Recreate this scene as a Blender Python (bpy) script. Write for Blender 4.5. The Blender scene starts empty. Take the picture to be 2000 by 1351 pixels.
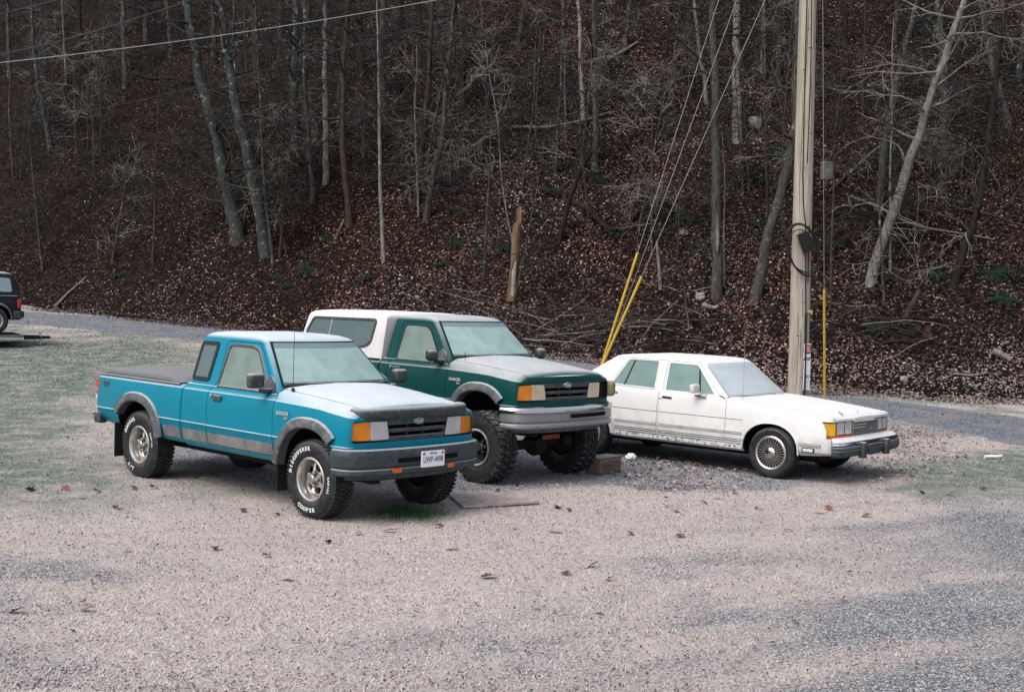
import bpy, bmesh, math, random
import numpy as np
from mathutils import Matrix, Vector

# ------------------------------------------------------------------ camera, world, sun, exposure
SC = bpy.context.scene
COL = SC.collection
FPX, CAM_H, PITCH, ROLL = 2449.2, 2.2715, 0.0425, -0.0331     # focal length in photo pixels (photo 2000 x 1351)
cam_d = bpy.data.cameras.new('camera'); cam = bpy.data.objects.new('camera', cam_d); COL.objects.link(cam)
cam_d.sensor_width = 36.0; cam_d.lens = FPX / 2000 * 36.0; cam_d.clip_start = 0.1; cam_d.clip_end = 2000
_c, _s = math.cos(PITCH), math.sin(PITCH); _cr, _sr = math.cos(ROLL), math.sin(ROLL)
_r = Vector((1, 0, 0)); _u = Vector((0, _s, _c)); _f = Vector((0, _c, -_s))
CR = _cr * _r - _sr * _u; CU = _sr * _r + _cr * _u; CF = _f
m = Matrix.Identity(4)
for i in range(3):
    m[i][0] = CR[i]; m[i][1] = CU[i]; m[i][2] = -CF[i]
m[2][3] = CAM_H
cam.matrix_world = m
SC.camera = cam

SUN_EL, SUN_AZ = math.radians(52), math.radians(222)            # azimuth clockwise from +Y: behind the camera, to the left
world = bpy.data.worlds.new('World'); SC.world = world; world.use_nodes = True
wn = world.node_tree.nodes; wl = world.node_tree.links
bg = wn['Background']; sky = wn.new('ShaderNodeTexSky'); sky.sky_type = 'NISHITA'; sky.sun_disc = False
sky.sun_elevation = SUN_EL; sky.sun_rotation = SUN_AZ; sky.dust_density = 4.0; sky.air_density = 1.0; sky.ozone_density = 1.0
hs = wn.new('ShaderNodeHueSaturation'); hs.inputs['Saturation'].default_value = 0.65
wl.new(sky.outputs[0], hs.inputs['Color']); wl.new(hs.outputs[0], bg.inputs['Color'])
bg.inputs['Strength'].default_value = 0.13
sun_d = bpy.data.lights.new('sun', 'SUN'); sun_d.energy = 1.3; sun_d.angle = math.radians(40); sun_d.color = (1.0, 0.97, 0.93)
sun = bpy.data.objects.new('sun', sun_d); COL.objects.link(sun)
_sd = Vector((math.sin(SUN_AZ) * math.cos(SUN_EL), math.cos(SUN_AZ) * math.cos(SUN_EL), math.sin(SUN_EL)))
sun.rotation_euler = _sd.to_track_quat('Z', 'Y').to_euler()
sun.location = _sd * 60
SC.view_settings.view_transform = 'Standard'; SC.view_settings.look = 'None'
SC.view_settings.gamma = 1.0; SC.view_settings.use_curve_mapping = False
SC.view_settings.exposure = 0.85

# ------------------------------------------------------------------ helpers
RNG = np.random.default_rng(7)
def sstep(a, b, x):
    t = np.clip((np.asarray(x, float) - a) / (b - a), 0, 1); return t * t * (3 - 2 * t)

class MB:
    """collects vertices and faces for one mesh"""
    def __init__(s): s.v = []; s.f = []; s.m = []
    def add(s, V, F, mi=0):
        o = len(s.v); s.v.extend([tuple(map(float, p)) for p in V])
        s.f.extend([tuple(i + o for i in f) for f in F]); s.m.extend([mi] * len(F)); return s
    def box(s, c, d, mi=0, rot=None):
        V = [(x * d[0] / 2, y * d[1] / 2, z * d[2] / 2) for x in (-1, 1) for y in (-1, 1) for z in (-1, 1)]
        if rot is not None: V = [tuple(rot @ Vector(p)) for p in V]
        V = [(p[0] + c[0], p[1] + c[1], p[2] + c[2]) for p in V]
        return s.add(V, [(0, 1, 3, 2), (4, 6, 7, 5), (0, 4, 5, 1), (2, 3, 7, 6), (0, 2, 6, 4), (1, 5, 7, 3)], mi)
    def rbox(s, c, d, b=0.02, seg=2, mi=0, rot=None, taper=None):
        bm = bmesh.new(); bmesh.ops.create_cube(bm, size=1)
        for p in bm.verts:
            p.co = Vector((p.co.x * d[0], p.co.y * d[1], p.co.z * d[2]))
            if taper:
                k = taper if p.co.z > 0 else 1; p.co.x *= k; p.co.y *= k
        bmesh.ops.bevel(bm, geom=bm.edges[:], offset=b, segments=seg, affect='EDGES', profile=.5)
        V = [p.co.copy() for p in bm.verts]; F = [[q.index for q in f.verts] for f in bm.faces]; bm.free()
        if rot is not None: V = [rot @ p for p in V]
        return s.add([(p[0] + c[0], p[1] + c[1], p[2] + c[2]) for p in V], F, mi)
    def tube(s, P, R, n=6, mi=0, cap=True):
        V, F = tube_arrays(P, R, n, cap); return s.add(V, F, mi)
    def lathe(s, prof, n=32, mi=0, axis='y', c=(0, 0, 0)):
        """prof: (radius, along-axis) points; an open profile"""
        V = []; F = []; k = len(prof)
        for i in range(n):
            a = 2 * math.pi * i / n
            for r, h in prof:
                if axis == 'y': V.append((c[0] + r * math.cos(a), c[1] + h, c[2] + r * math.sin(a)))
                elif axis == 'z': V.append((c[0] + r * math.cos(a), c[1] + r * math.sin(a), c[2] + h))
                else: V.append((c[0] + h, c[1] + r * math.cos(a), c[2] + r * math.sin(a)))
        for i in range(n):
            j = (i + 1) % n
            for q in range(k - 1): F.append((i * k + q, i * k + q + 1, j * k + q + 1, j * k + q))
        return s.add(V, F, mi)
    def prism(s, poly, fn, t0, t1, mi=0):
        """poly of 2-d points; fn(u, v, t) -> 3-d; closed slab between t0 and t1"""
        n = len(poly); V = [fn(u, v, t0) for u, v in poly] + [fn(u, v, t1) for u, v in poly]
        F = [tuple(range(n))[::-1], tuple(range(n, 2 * n))] + [(i, (i + 1) % n, n + (i + 1) % n, n + i) for i in range(n)]
        return s.add(V, F, mi)
    def ring(s, po, pi, fn, t0, t1, mi=0):
        """frame between outer and inner outline (same count)"""
        n = len(po); V = [fn(u, v, t0) for u, v in po] + [fn(u, v, t1) for u, v in po] + [fn(u, v, t0) for u, v in pi] + [fn(u, v, t1) for u, v in pi]
        F = []
        for i in range(n):
            j = (i + 1) % n
            F += [(i, j, n + j, n + i), (n + i, n + j, 3 * n + j, 3 * n + i), (3 * n + i, 3 * n + j, 2 * n + j, 2 * n + i), (2 * n + i, 2 * n + j, j, i)]
        return s.add(V, F, mi)
    def grid(s, G, mi=0, closeu=False):
        """G[i][j] -> 3-d points"""
        a, b = len(G), len(G[0]); V = [p for r in G for p in r]; F = []
        for i in range(a - (0 if closeu else 1)):
            for j in range(b - 1):
                k = (i + 1) % a; F.append((i * b + j, k * b + j, k * b + j + 1, i * b + j + 1))
        return s.add(V, F, mi)
    def mirror(s):
        o = len(s.v); s.v += [(x, -y, z) for x, y, z in s.v]; nf = [tuple(i + o for i in f[::-1]) for f in s.f]; s.f += nf; s.m += s.m[:]; return s
    def xf(s, M): s.v = [tuple(M @ Vector(p)) for p in s.v]; return s
    def build(s, name, mats, parent=None, sharp=35, recalc=True):
        me = bpy.data.meshes.new(name); me.from_pydata(s.v, [], s.f)
        mats = mats if isinstance(mats, (list, tuple)) else [mats]
        for q in mats: me.materials.append(q)
        if len(mats) > 1: me.polygons.foreach_set('material_index', s.m)
        if recalc: fix_normals(me)
        finish(me, sharp)
        return link(name, me, parent)

def tube_arrays(P, R, n=6, cap=True):
    P = np.asarray(P, float); k = len(P); R = np.broadcast_to(np.asarray(R, float), (k,))
    T = np.gradient(P, axis=0); T /= np.linalg.norm(T, axis=1)[:, None] + 1e-9
    ref = np.array([0, 0, 1.]) if abs(T[:, 2]).mean() < .8 else np.array([1., 0, 0])
    A = np.cross(T, ref); A /= np.linalg.norm(A, axis=1)[:, None] + 1e-9; B = np.cross(T, A)
    ang = np.arange(n) * 2 * np.pi / n
    V = (P[:, None] + R[:, None, None] * (np.cos(ang)[None, :, None] * A[:, None] + np.sin(ang)[None, :, None] * B[:, None])).reshape(-1, 3)
    i, j = np.meshgrid(np.arange(k - 1), np.arange(n), indexing='ij'); j2 = (j + 1) % n
    F = np.stack([i * n + j, i * n + j2, (i + 1) * n + j2, (i + 1) * n + j], -1).reshape(-1, 4).tolist()
    if cap: F += [list(range(n))[::-1], list(range((k - 1) * n, k * n))]
    return V.tolist(), F

def fix_normals(me):
    bm = bmesh.new(); bm.from_mesh(me); bmesh.ops.recalc_face_normals(bm, faces=bm.faces[:]); bm.to_mesh(me); bm.free()
def finish(me, sharp):
    if sharp:
        me.polygons.foreach_set('use_smooth', [True] * len(me.polygons))
        me.set_sharp_from_angle(angle=math.radians(sharp))
    me.update()
def link(name, data, parent=None):
    o = bpy.data.objects.new(name, data); COL.objects.link(o)
    if parent is not None: o.parent = parent
    return o
def empty(name, loc=(0, 0, 0), rz=0.0):
    o = link(name, None); o.location = loc; o.rotation_euler = (0, 0, rz); o.empty_display_size = .2; return o
def tag(o, label=None, cat=None, group=None, kind=None):
    if label: o['label'] = label
    if cat: o['category'] = cat
    if group: o['group'] = group
    if kind: o['kind'] = kind
    return o
def np_mesh(name, V, quads=None, tris=None, mat=None, cols=None, smooth=False, parent=None):
    """fast mesh from arrays; cols: per-vertex colour (n,3)"""
    me = bpy.data.meshes.new(name); V = np.asarray(V, np.float32); me.vertices.add(len(V)); me.vertices.foreach_set('co', V.ravel())
    idx = []; starts = []; tot = 0
    for A, k in ((quads, 4), (tris, 3)):
        if A is not None and len(A):
            A = np.asarray(A, np.int32); idx.append(A.ravel()); starts.append(tot + np.arange(len(A)) * k); tot += A.size
    idx = np.concatenate(idx); starts = np.concatenate(starts)
    me.loops.add(len(idx)); me.loops.foreach_set('vertex_index', idx)
    me.polygons.add(len(starts)); me.polygons.foreach_set('loop_start', starts.astype(np.int32))
    if smooth: me.polygons.foreach_set('use_smooth', np.ones(len(starts), bool))
    if cols is not None:
        at = me.attributes.new('Col', 'FLOAT_COLOR', 'POINT')
        at.data.foreach_set('color', np.concatenate([cols, np.ones((len(cols), 1))], 1).astype(np.float32).ravel())
    me.update(); me.validate()
    if mat: me.materials.append(mat)
    return link(name, me, parent)
def boolean(o, cutter, op='DIFFERENCE', keep=False):
    md = o.modifiers.new('b', 'BOOLEAN'); md.operation = op; md.object = cutter; md.solver = 'EXACT'; md.material_mode = 'TRANSFER'
    bpy.context.view_layer.update()
    dg = bpy.context.evaluated_depsgraph_get(); me = bpy.data.meshes.new_from_object(o.evaluated_get(dg))
    o.modifiers.clear(); old = o.data; o.data = me; me.name = old.name
    if not keep: bpy.data.objects.remove(cutter)
    return o
def dup(o, name=None):
    c = o.copy(); c.data = o.data.copy() if o.data else None; COL.objects.link(c); return c
def copy_tree(o, parent=None):
    c = o.copy(); COL.objects.link(c); c.parent = parent
    for ch in list(o.children): copy_tree(ch, c)
    return c
def round_poly(P, r=.04, n=4):
    out = []; k = len(P)
    for i in range(k):
        a = Vector(P[i - 1]); b = Vector(P[i]); c = Vector(P[(i + 1) % k]); ri = r[i] if isinstance(r, (list, tuple)) else r
        d1 = (a - b); d2 = (c - b); l = min(ri, d1.length * .45, d2.length * .45); p = b + d1.normalized() * l; q = b + d2.normalized() * l
        for t in range(n + 1):
            t /= n; out.append(tuple((1 - t) ** 2 * p + 2 * t * (1 - t) * b + t * t * q))
    return out
def offset_poly(P, d):
    """offset outline outwards by d (inwards if negative)"""
    k = len(P); area = sum(P[i][0] * P[(i + 1) % k][1] - P[(i + 1) % k][0] * P[i][1] for i in range(k)); sg = 1 if area > 0 else -1; out = []
    for i in range(k):
        a = Vector(P[i - 1]); b = Vector(P[i]); c = Vector(P[(i + 1) % k]); e1 = (b - a).normalized(); e2 = (c - b).normalized()
        n1 = Vector((e1.y, -e1.x)) * sg; n2 = Vector((e2.y, -e2.x)) * sg; h = n1 + n2
        if h.length < 1e-6: h = n1.copy()
        h.normalize(); out.append(tuple(b + h * (d / max(.4, h.dot(n1)))))
    return out
_font_cache = {}
def text_mb(txt, size, depth=.002, bold=0.0):
    """text as a mesh, centred, in the x-z plane, reading along +x, front face towards -y"""
    cu = bpy.data.curves.new('t', 'FONT'); cu.body = txt; cu.size = size; cu.align_x = 'CENTER'; cu.align_y = 'CENTER'; cu.extrude = depth; cu.resolution_u = 2; cu.offset = bold
    o = bpy.data.objects.new('t', cu); COL.objects.link(o); bpy.context.view_layer.update()
    me = bpy.data.meshes.new_from_object(o.evaluated_get(bpy.context.evaluated_depsgraph_get()))
    mb = MB(); mb.add([(v.co.x, -v.co.z, v.co.y) for v in me.vertices], [tuple(p.vertices) for p in me.polygons])
    bpy.data.objects.remove(o); bpy.data.curves.remove(cu); bpy.data.meshes.remove(me); return mb

# ------------------------------------------------------------------ the lie of the land
_bx = np.array([-80, -30, -18, -8.4, .8, 6.8, 12, 20, 40, 90.]); _by = np.array([78, 52, 45, 38.5, 33.5, 30.2, 29, 27.5, 25, 18.])
def base_y(X): return np.interp(X, _bx, _by)
def ground_z(X, Y):
    X = np.asarray(X, float); Y = np.asarray(Y, float)
    k = .012 + .038 * (1 - sstep(1.0, 6.8, X))
    t = np.minimum(Y, 50) - 21.5
    und = .012 * np.sin(X * .9 + 1.3) * np.sin(Y * .7) + .008 * np.sin(X * 2.3 + Y * 1.7)
    return k * (np.sqrt(t * t + 3) + t) / 2 + und * .5
def hill_rise(X, Y):
    X = np.asarray(X, float); Y = np.asarray(Y, float); d = (Y - base_y(X)) * .87
    dd = np.maximum(d, 0); w = 1.6
    h = .80 * (dd - w * (1 - np.exp(-dd / w)))
    und = .35 * np.sin(X * .45 + .6) * np.sin(Y * .31) + .22 * np.sin(X * .95 + Y * .55 + 2) + .10 * np.sin(X * 2.1 - Y * 1.3) + .07 * np.sin(X * 3.7 + Y * 2.9)
    return h + und * (1 - np.exp(-dd / 3)) + np.minimum(d, 0) * .25
def land(X, Y): return np.maximum(ground_z(X, Y), ground_z(X, Y) + hill_rise(X, Y))
def ray(px, py):
    return (CF + CR * ((px - 1000) / FPX) - CU * ((py - 675.5) / FPX))
def hit(px, py, dmin=5.0, dmax=120.0):
    """where the sight line through a photo pixel meets the land"""
    d = ray(px, py); d = np.array([d.x, d.y, d.z]) / d.y; t = np.arange(dmin, dmax, .05)
    X = d[0] * t; Z = CAM_H + d[2] * t; g = land(X, t); i = np.argmax(Z < g)
    if i == 0: i = len(t) - 1
    return Vector((X[i], t[i], float(g[i])))
def at(px, py, Y):
    d = ray(px, py); k = Y / d.y; return Vector((d.x * k, Y, CAM_H + d.z * k))

# ------------------------------------------------------------------ materials
class NT:
    def __init__(s, name, rough=.6, spec=.3, metal=0.0):
        s.m = bpy.data.materials.new(name); s.m.use_nodes = True; s.t = s.m.node_tree; s.b = s.t.nodes['Principled BSDF']
        s.b.inputs['Roughness'].default_value = rough; s.b.inputs['Specular IOR Level'].default_value = spec; s.b.inputs['Metallic'].default_value = metal
    def n(s, typ, **kw):
        q = s.t.nodes.new('ShaderNode' + typ)
        for k, v in kw.items(): setattr(q, k, v)
        return q
    def l(s, a, b): s.t.links.new(a, b)
    def set(s, sock, val):
        if hasattr(val, 'is_output') : s.l(val, sock)
        elif isinstance(val, (tuple, list)): sock.default_value = (*val[:3], 1.0) if len(sock.default_value) == 4 else val
        else: sock.default_value = val
    def noise(s, scale, detail=3, rough=.55, vec=None, dist=0.0):
        q = s.n('TexNoise'); q.inputs['Scale'].default_value = scale; q.inputs['Detail'].default_value = detail; q.inputs['Roughness'].default_value = rough; q.inputs['Distortion'].default_value = dist
        s.l(vec if vec is not None else s.obj(), q.inputs['Vector']); return q.outputs['Fac']
    def voronoi(s, scale, vec=None, out='Color', rnd=1.0):
        q = s.n('TexVoronoi'); q.inputs['Scale'].default_value = scale; q.inputs['Randomness'].default_value = rnd
        s.l(vec if vec is not None else s.obj(), q.inputs['Vector']); return q.outputs[out]
    def obj(s):
        if not hasattr(s, '_tc'): s._tc = s.n('TexCoord')
        return s._tc.outputs['Object']
    def pos(s):
        if not hasattr(s, '_g'): s._g = s.n('NewGeometry')
        return s._g.outputs['Position']
    def nz(s):
        if not hasattr(s, '_g'): s._g = s.n('NewGeometry')
        q = s.n('SeparateXYZ'); s.l(s._g.outputs['Normal'], q.inputs[0]); return q.outputs[2]
    def rng(s, val, a, b, c=0.0, d=1.0, smooth=True):
        q = s.n('MapRange'); q.interpolation_type = 'SMOOTHSTEP' if smooth else 'LINEAR'
        s.set(q.inputs[0], val)
        for i, v in enumerate((a, b, c, d)): s.set(q.inputs[i + 1], v)
        return q.outputs[0]
    def math(s, op, a, b=None, clamp=False):
        q = s.n('Math', operation=op); q.use_clamp = clamp; s.set(q.inputs[0], a)
        if b is not None: s.set(q.inputs[1], b)
        return q.outputs[0]
    def mix(s, f, a, b, blend='MIX'):
        q = s.n('Mix', data_type='RGBA', blend_type=blend); s.set(q.inputs[0], f); s.set(q.inputs[6], a); s.set(q.inputs[7], b); return q.outputs[2]
    def ramp(s, f, stops):
        q = s.n('ValToRGB'); s.l(f, q.inputs[0]); e = q.color_ramp.elements
        while len(e) < len(stops): e.new(.5)
        for k, (p, c) in zip(e, stops): k.position = p; k.color = (*c, 1)
        return q.outputs[0]
    def attr(s, name='Col'):
        q = s.n('Attribute'); q.attribute_name = name; return q.outputs['Color']
    def bump(s, h, strength=.3, dist=.01, bevel=0.0):
        q = s.n('Bump'); q.inputs['Strength'].default_value = strength; q.inputs['Distance'].default_value = dist; s.l(h, q.inputs['Height'])
        if bevel:
            w = s.n('Bevel', samples=4); w.inputs[0].default_value = bevel; s.l(w.outputs[0], q.inputs['Normal'])
        s.l(q.outputs[0], s.b.inputs['Normal']); return s
    def color(s, c): s.set(s.b.inputs['Base Color'], c); return s
    def rough(s, c): s.set(s.b.inputs['Roughness'], c); return s

FROST = (.66, .66, .675)
def frosty(name, col, rough=.45, spec=.4, top=.85, lo=.35, hi=.92, side=.06, dirt=0.0, bevel=.006, metal=0.0, dark=None, grain=260):
    """paint, rubber or plastic with rime on the faces that look up, and a thin even bloom elsewhere"""
    q = NT(name, rough, spec, metal)
    c = q.mix(q.rng(q.noise(3.0, 4), .3, .75), col, dark or tuple(x * .92 for x in col))
    if dirt:
        sep = q.n('SeparateXYZ'); q.l(q.obj(), sep.inputs[0]); low = q.rng(sep.outputs[2], .85, .45)
        c = q.mix(q.math('MULTIPLY', q.math('MULTIPLY', low, q.rng(q.noise(9, 5), .35, .7)), dirt), c, (.20, .18, .16))
    up = q.rng(q.nz(), lo, hi); brk = q.rng(q.noise(5, 5, .6), .15, .75, .80, 1.0)
    gr = q.rng(q.noise(grain, 2), .3, .7, .72, 1.1)
    f = q.math('MULTIPLY', q.math('MULTIPLY', up, brk), top); f = q.math('ADD', f, q.math('MULTIPLY', q.rng(q.noise(14, 5), .35, .75), side)); f = q.math('MULTIPLY', f, gr, True)
    q.color(q.mix(f, c, FROST)); q.rough(q.rng(f, 0, .6, rough, .9, False))
    q.bump(q.noise(grain, 2), .12, .003, bevel)
    return q.m
def flat(name, col, rough=.6, spec=.3, metal=0.0, var=.25, scale=8, bevel=0.0, bump=0.0):
    q = NT(name, rough, spec, metal); q.color(q.mix(q.rng(q.noise(scale, 5), .25, .75), col, tuple(x * (1 - var) for x in col)))
    if bevel or bump: q.bump(q.noise(scale * 12, 3), bump or .05, .004, bevel)
    return q.m

MT = {}
MT['blue'] = frosty('teal_blue_paint', (.0005, .152, .226), rough=.33, spec=.18, top=.84, lo=.55, hi=1.03, side=.0, dirt=.15)
MT['green'] = frosty('dark_green_paint', (.0004, .040, .038), rough=.35, spec=.14, top=.66, lo=.55, hi=1.03, side=.008, dirt=.2)
MT['white'] = frosty('white_paint', (.575, .575, .57), rough=.4, top=.35, side=.03, dirt=.3, dark=(.54, .54, .535))
MT['navy'] = frosty('dark_navy_paint', (.005, .006, .008), rough=.3, spec=.25, top=.5, lo=.6, hi=1.0, side=.0)
MT['topper'] = frosty('camper_shell_white', (.50, .475, .485), rough=.5, top=.55, side=.04)
MT['vinyl'] = frosty('black_vinyl', (.025, .026, .03), rough=.6, top=.28, lo=.7, hi=1.05, side=.02)
MT['plastic'] = frosty('grey_black_plastic', (.022, .027, .031), rough=.55, top=.5, lo=.2, hi=1.0, side=.06)
MT['flare'] = frosty('faded_flare_plastic', (.042, .050, .055), rough=.6, top=.45, lo=.1, hi=1.0, side=.11)
MT['bumper'] = frosty('faded_bumper_plastic', (.020, .032, .038), rough=.5, top=.38, lo=.3, hi=1.0, side=.04)
MT['seal'] = flat('black_rubber_seal', (.012, .013, .014), .6)
MT['well'] = flat('wheel_well_black', (.006, .006, .007), .9, .1)
MT['under'] = flat('underbody_grime', (.022, .02, .018), .85, .1, scale=20)
MT['rubber'] = frosty('tyre_rubber', (.012, .013, .015), rough=.75, spec=.2, top=.22, lo=.1, hi=1.1, side=.03, bevel=0, grain=120)
MT['letter'] = flat('white_lettering', (.56, .56, .54), .6, var=.3, scale=30)
MT['badge'] = flat('grey_badge', (.36, .37, .37), .5, var=.2, scale=40)
MT['alloy'] = flat('dull_alloy', (.60, .57, .53), .28, .5, .9, .3, 14)
MT['alloy_d'] = flat('darkened_alloy', (.30, .29, .28), .45, .5, .7, .3, 14)
MT['dark_wheel'] = flat('dark_wheel_metal', (.05, .05, .052), .5, .4, .5)
MT['chrome'] = flat('chrome', (.72, .72, .72), .16, .5, 1.0, .12, 10)
MT['dull_chrome'] = frosty('weathered_chrome', (.55, .56, .56), rough=.28, metal=.8, top=.45, side=.12)
MT['chrome_dark'] = frosty('dark_weathered_chrome', (.22, .235, .24), rough=.35, metal=.6, top=.4, side=.06)
MT['grille_grey'] = flat('blue_grey_grille', (.17, .20, .21), .45, .4, .2)
MT['hub_black'] = flat('hub_black', (.015, .015, .016), .5)
def glassfrost(name, c1, c2, rough=.5, sc=7):
    q = NT(name, rough, .25)
    f = q.rng(q.noise(sc, 4, .6), .25, .8); g = q.rng(q.noise(320, 2), .3, .7, .86, 1.08)
    q.color(q.mix(q.math('SUBTRACT', 1.08, g), q.mix(f, c1, c2), (.30, .38, .36)))
    q.bump(q.noise(320, 2), .15, .003); return q.m
MT['glass'] = glassfrost('frosted_glass', (.265, .375, .355), (.17, .265, .25), .5, 4)
MT['glass_side'] = glassfrost('frosted_side_glass', (.115, .155, .14), (.06, .09, .08), .45, 3)
MT['glass_dark'] = glassfrost('tinted_frosted_glass', (.05, .08, .085), (.034, .058, .064), .4)
MT['glass_white'] = glassfrost('rimed_windshield', (.42, .46, .49), (.33, .37, .40), .5, 4)
MT['glass_teal'] = glassfrost('frosted_teal_glass', (.115, .19, .18), (.07, .13, .125), .4, 4)
MT['band'] = glassfrost('dark_windshield_band', (.13, .19, .22), (.10, .15, .18), .4)
def lens(name, col, col2, rough=.22, sc=55):
    q = NT(name, rough, .5); w = q.n('TexWave'); w.bands_direction = 'Y'; w.inputs['Scale'].default_value = sc; w.inputs['Distortion'].default_value = .4; q.l(q.obj(), w.inputs[0])
    q.color(q.mix(q.rng(q.noise(9, 3), .3, .75), q.mix(q.rng(w.outputs['Fac'], .2, .9), col2, col), col2)); q.bump(w.outputs['Fac'], .5, .004); return q.m
MT['amber'] = lens('amber_lens', (.78, .27, .012), (.50, .15, .006))
MT['yellow_lens'] = lens('yellow_lens', (.78, .44, .012), (.60, .30, .008))
MT['orange'] = lens('orange_lens', (.66, .14, .02), (.48, .09, .01))
MT['lens'] = lens('clear_lamp_lens', (.62, .60, .61), (.40, .39, .41))
MT['lens_old'] = lens('yellowed_lamp_lens', (.62, .53, .38), (.46, .38, .26), .35)
MT['lamp_olive'] = flat('olive_lamp_housing', (.20, .17, .09), .5, .3)
MT['red'] = NT('red_lens', .3, .5).color((.35, .02, .015)).m
MT['oval'] = NT('emblem_blue', .3, .5).color((.05, .10, .20)).m
MT['plate'] = flat('plate_white', (.72, .73, .76), .45, var=.08)
MT['plate_ink'] = flat('plate_ink', (.02, .03, .10), .5)
q = NT('scuffed_cladding', .7, .2); fz = q.rng(q.noise(45, 6, .7), .47, .75); f2 = q.rng(q.noise(4, 3), .3, .7)
q.color(q.mix(fz, q.mix(f2, (.19, .19, .18), (.11, .115, .115)), (.035, .04, .042))); q.bump(q.noise(26, 6), .2, .004); MT['clad'] = q.m
q = NT('rocker_trim', .4, .4); fz = q.rng(q.noise(30, 6, .7), .45, .62); q.color(q.mix(fz, (.50, .50, .50), (.05, .05, .055))); MT['rocker'] = q.m
MT['strip'] = flat('grey_rub_strip', (.33, .33, .335), .6, .3)
MT['line'] = flat('dark_pinstripe', (.06, .055, .055), .6)
# ------------------------------------------------------------------ vehicle building blocks (x forward, y left, z up)
def lerp_tab(x, tab):
    xs = [t[0] for t in tab]; return [float(np.interp(x, xs, [t[k] for t in tab])) for k in range(1, len(tab[0]))]
def half_loft(stations, nose_bulge=0.0, tail_bulge=0.0):
    """stations: (x, half section [(y,z)...] bottom centre to top centre), front first; closed, mirrored"""
    mb = MB(); n = len(stations[0][1]); G = []
    for x, S in stations:
        G.append([(x, y, z) for y, z in S] + [(x, -y, z) for y, z in S[-2:0:-1]])
    L = len(G[0]); V = [p for r in G for p in r]; F = []
    for i in range(len(G) - 1):
        for j in range(L):
            k = (j + 1) % L; F.append((i * L + j, (i + 1) * L + j, (i + 1) * L + k, i * L + k))
    mb.add(V, F)
    for i, bulge in ((0, nose_bulge), (len(G) - 1, -tail_bulge)):
        x, S = stations[i]; fr = [1, .85, .6, .3, 0, -.3, -.6, -.85, -1]
        rows = []
        for j in range(1, n - 1):
            y, z = S[j]; rows.append([(x + bulge * (1 - u * u), y * u, z) for u in fr])
        mb.grid(rows)
        y, z = S[0]
        mb.add([(x, 0, z)] + rows[0], [(0, k + 1, k + 2) for k in range(len(fr) - 1)])
        y, z = S[-1]
        mb.add([(x, 0, z)] + rows[-1], [(0, k + 2, k + 1) for k in range(len(fr) - 1)])
    return mb
def weld(o, d=1e-4):
    bm = bmesh.new(); bm.from_mesh(o.data); bmesh.ops.remove_doubles(bm, verts=bm.verts[:], dist=d)
    bmesh.ops.dissolve_degenerate(bm, edges=bm.edges[:], dist=1e-5); bmesh.ops.holes_fill(bm, edges=bm.edges[:], sides=0)
    bmesh.ops.recalc_face_normals(bm, faces=bm.faces[:]); bm.to_mesh(o.data); bm.free(); return o
def greenhouse(levels):
    """levels: (z, x_front_centre, x_rear, half_width, front_bulge, corner)"""
    G = []
    for z, xf, xr, w, b, c in levels:
        wf = w - .6 * c; H = [(xf - b * u * u, u * wf) for u in (0, .2, .4, .6, .8, .93, 1)]
        xk = xf - b
        H += [(xk - .55 * c, w - .1 * c), (xk - 1.3 * c, w)]
        H += [(xk - 1.3 * c + t * ((xr + 1.2 * c) - (xk - 1.3 * c)), w) for t in (.25, .5, .75, 1)]
        H += [(xr + .35 * c, w - .25 * c), (xr + .05 * c, w - 1.0 * c), (xr, w * .5), (xr, 0)]
        G.append([(x, y, z) for x, y in H] + [(x, -y, z) for x, y in H[-2:0:-1]])
    L = len(G[0]); mb = MB(); V = [p for r in G for p in r]; F = []
    for i in range(len(G) - 1):
        for j in range(L):
            k = (j + 1) % L; F.append((i * L + j, i * L + k, (i + 1) * L + k, (i + 1) * L + j))
    mb.add(V, F); n = len(G[0]) // 2 + 1
    for R in (G[0], G[-1]):
        mb.add(R, [(j, j + 1, L - j - 1, (L - j) % L) if j else (0, 1, L - 1) for j in range(0, n - 2)] + [(n - 2, n - 1, n)])
    return mb
def side_fn(wz, side, off=0.0):
    """map (x, z, t) on to the leaning side of the cab; t outwards"""
    return lambda u, v, t: (u, side * (wz(v) + off + t), v)
def arch_poly(xc, zc, rx, rz, zlow, n=18, e=.85):
    P = []
    for i in range(n + 1):
        a = math.pi * i / n; c, s = math.cos(a), math.sin(a)
        P.append((xc + rx * math.copysign(abs(c) ** e, c), zc + rz * abs(s) ** e))
    return P + [(xc - rx * .98, zlow), (xc + rx * .98, zlow)]
def y_cutter(poly, y0, y1, mat):
    mb = MB(); mb.prism(poly, lambda u, v, t: (u, t, v), y0, y1); return mb.build('cut', mat, sharp=None)
def cut_panel(body, poly, y0, y1, gap, name, mat, parent):
    """lift a panel (door, hood ...) out of the body, leaving a shut line"""
    big = y_cutter(poly, y0, y1, MT['seal']); small = y_cutter(offset_poly(poly, -gap), y0, y1, MT['seal'])
    p = dup(body); p.name = name; p.data.name = name; boolean(p, small, 'INTERSECT'); boolean(body, big, 'DIFFERENCE'); p.parent = parent
    return p
def finish_obj(o, sharp=32):
    finish(o.data, sharp); return o
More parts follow.
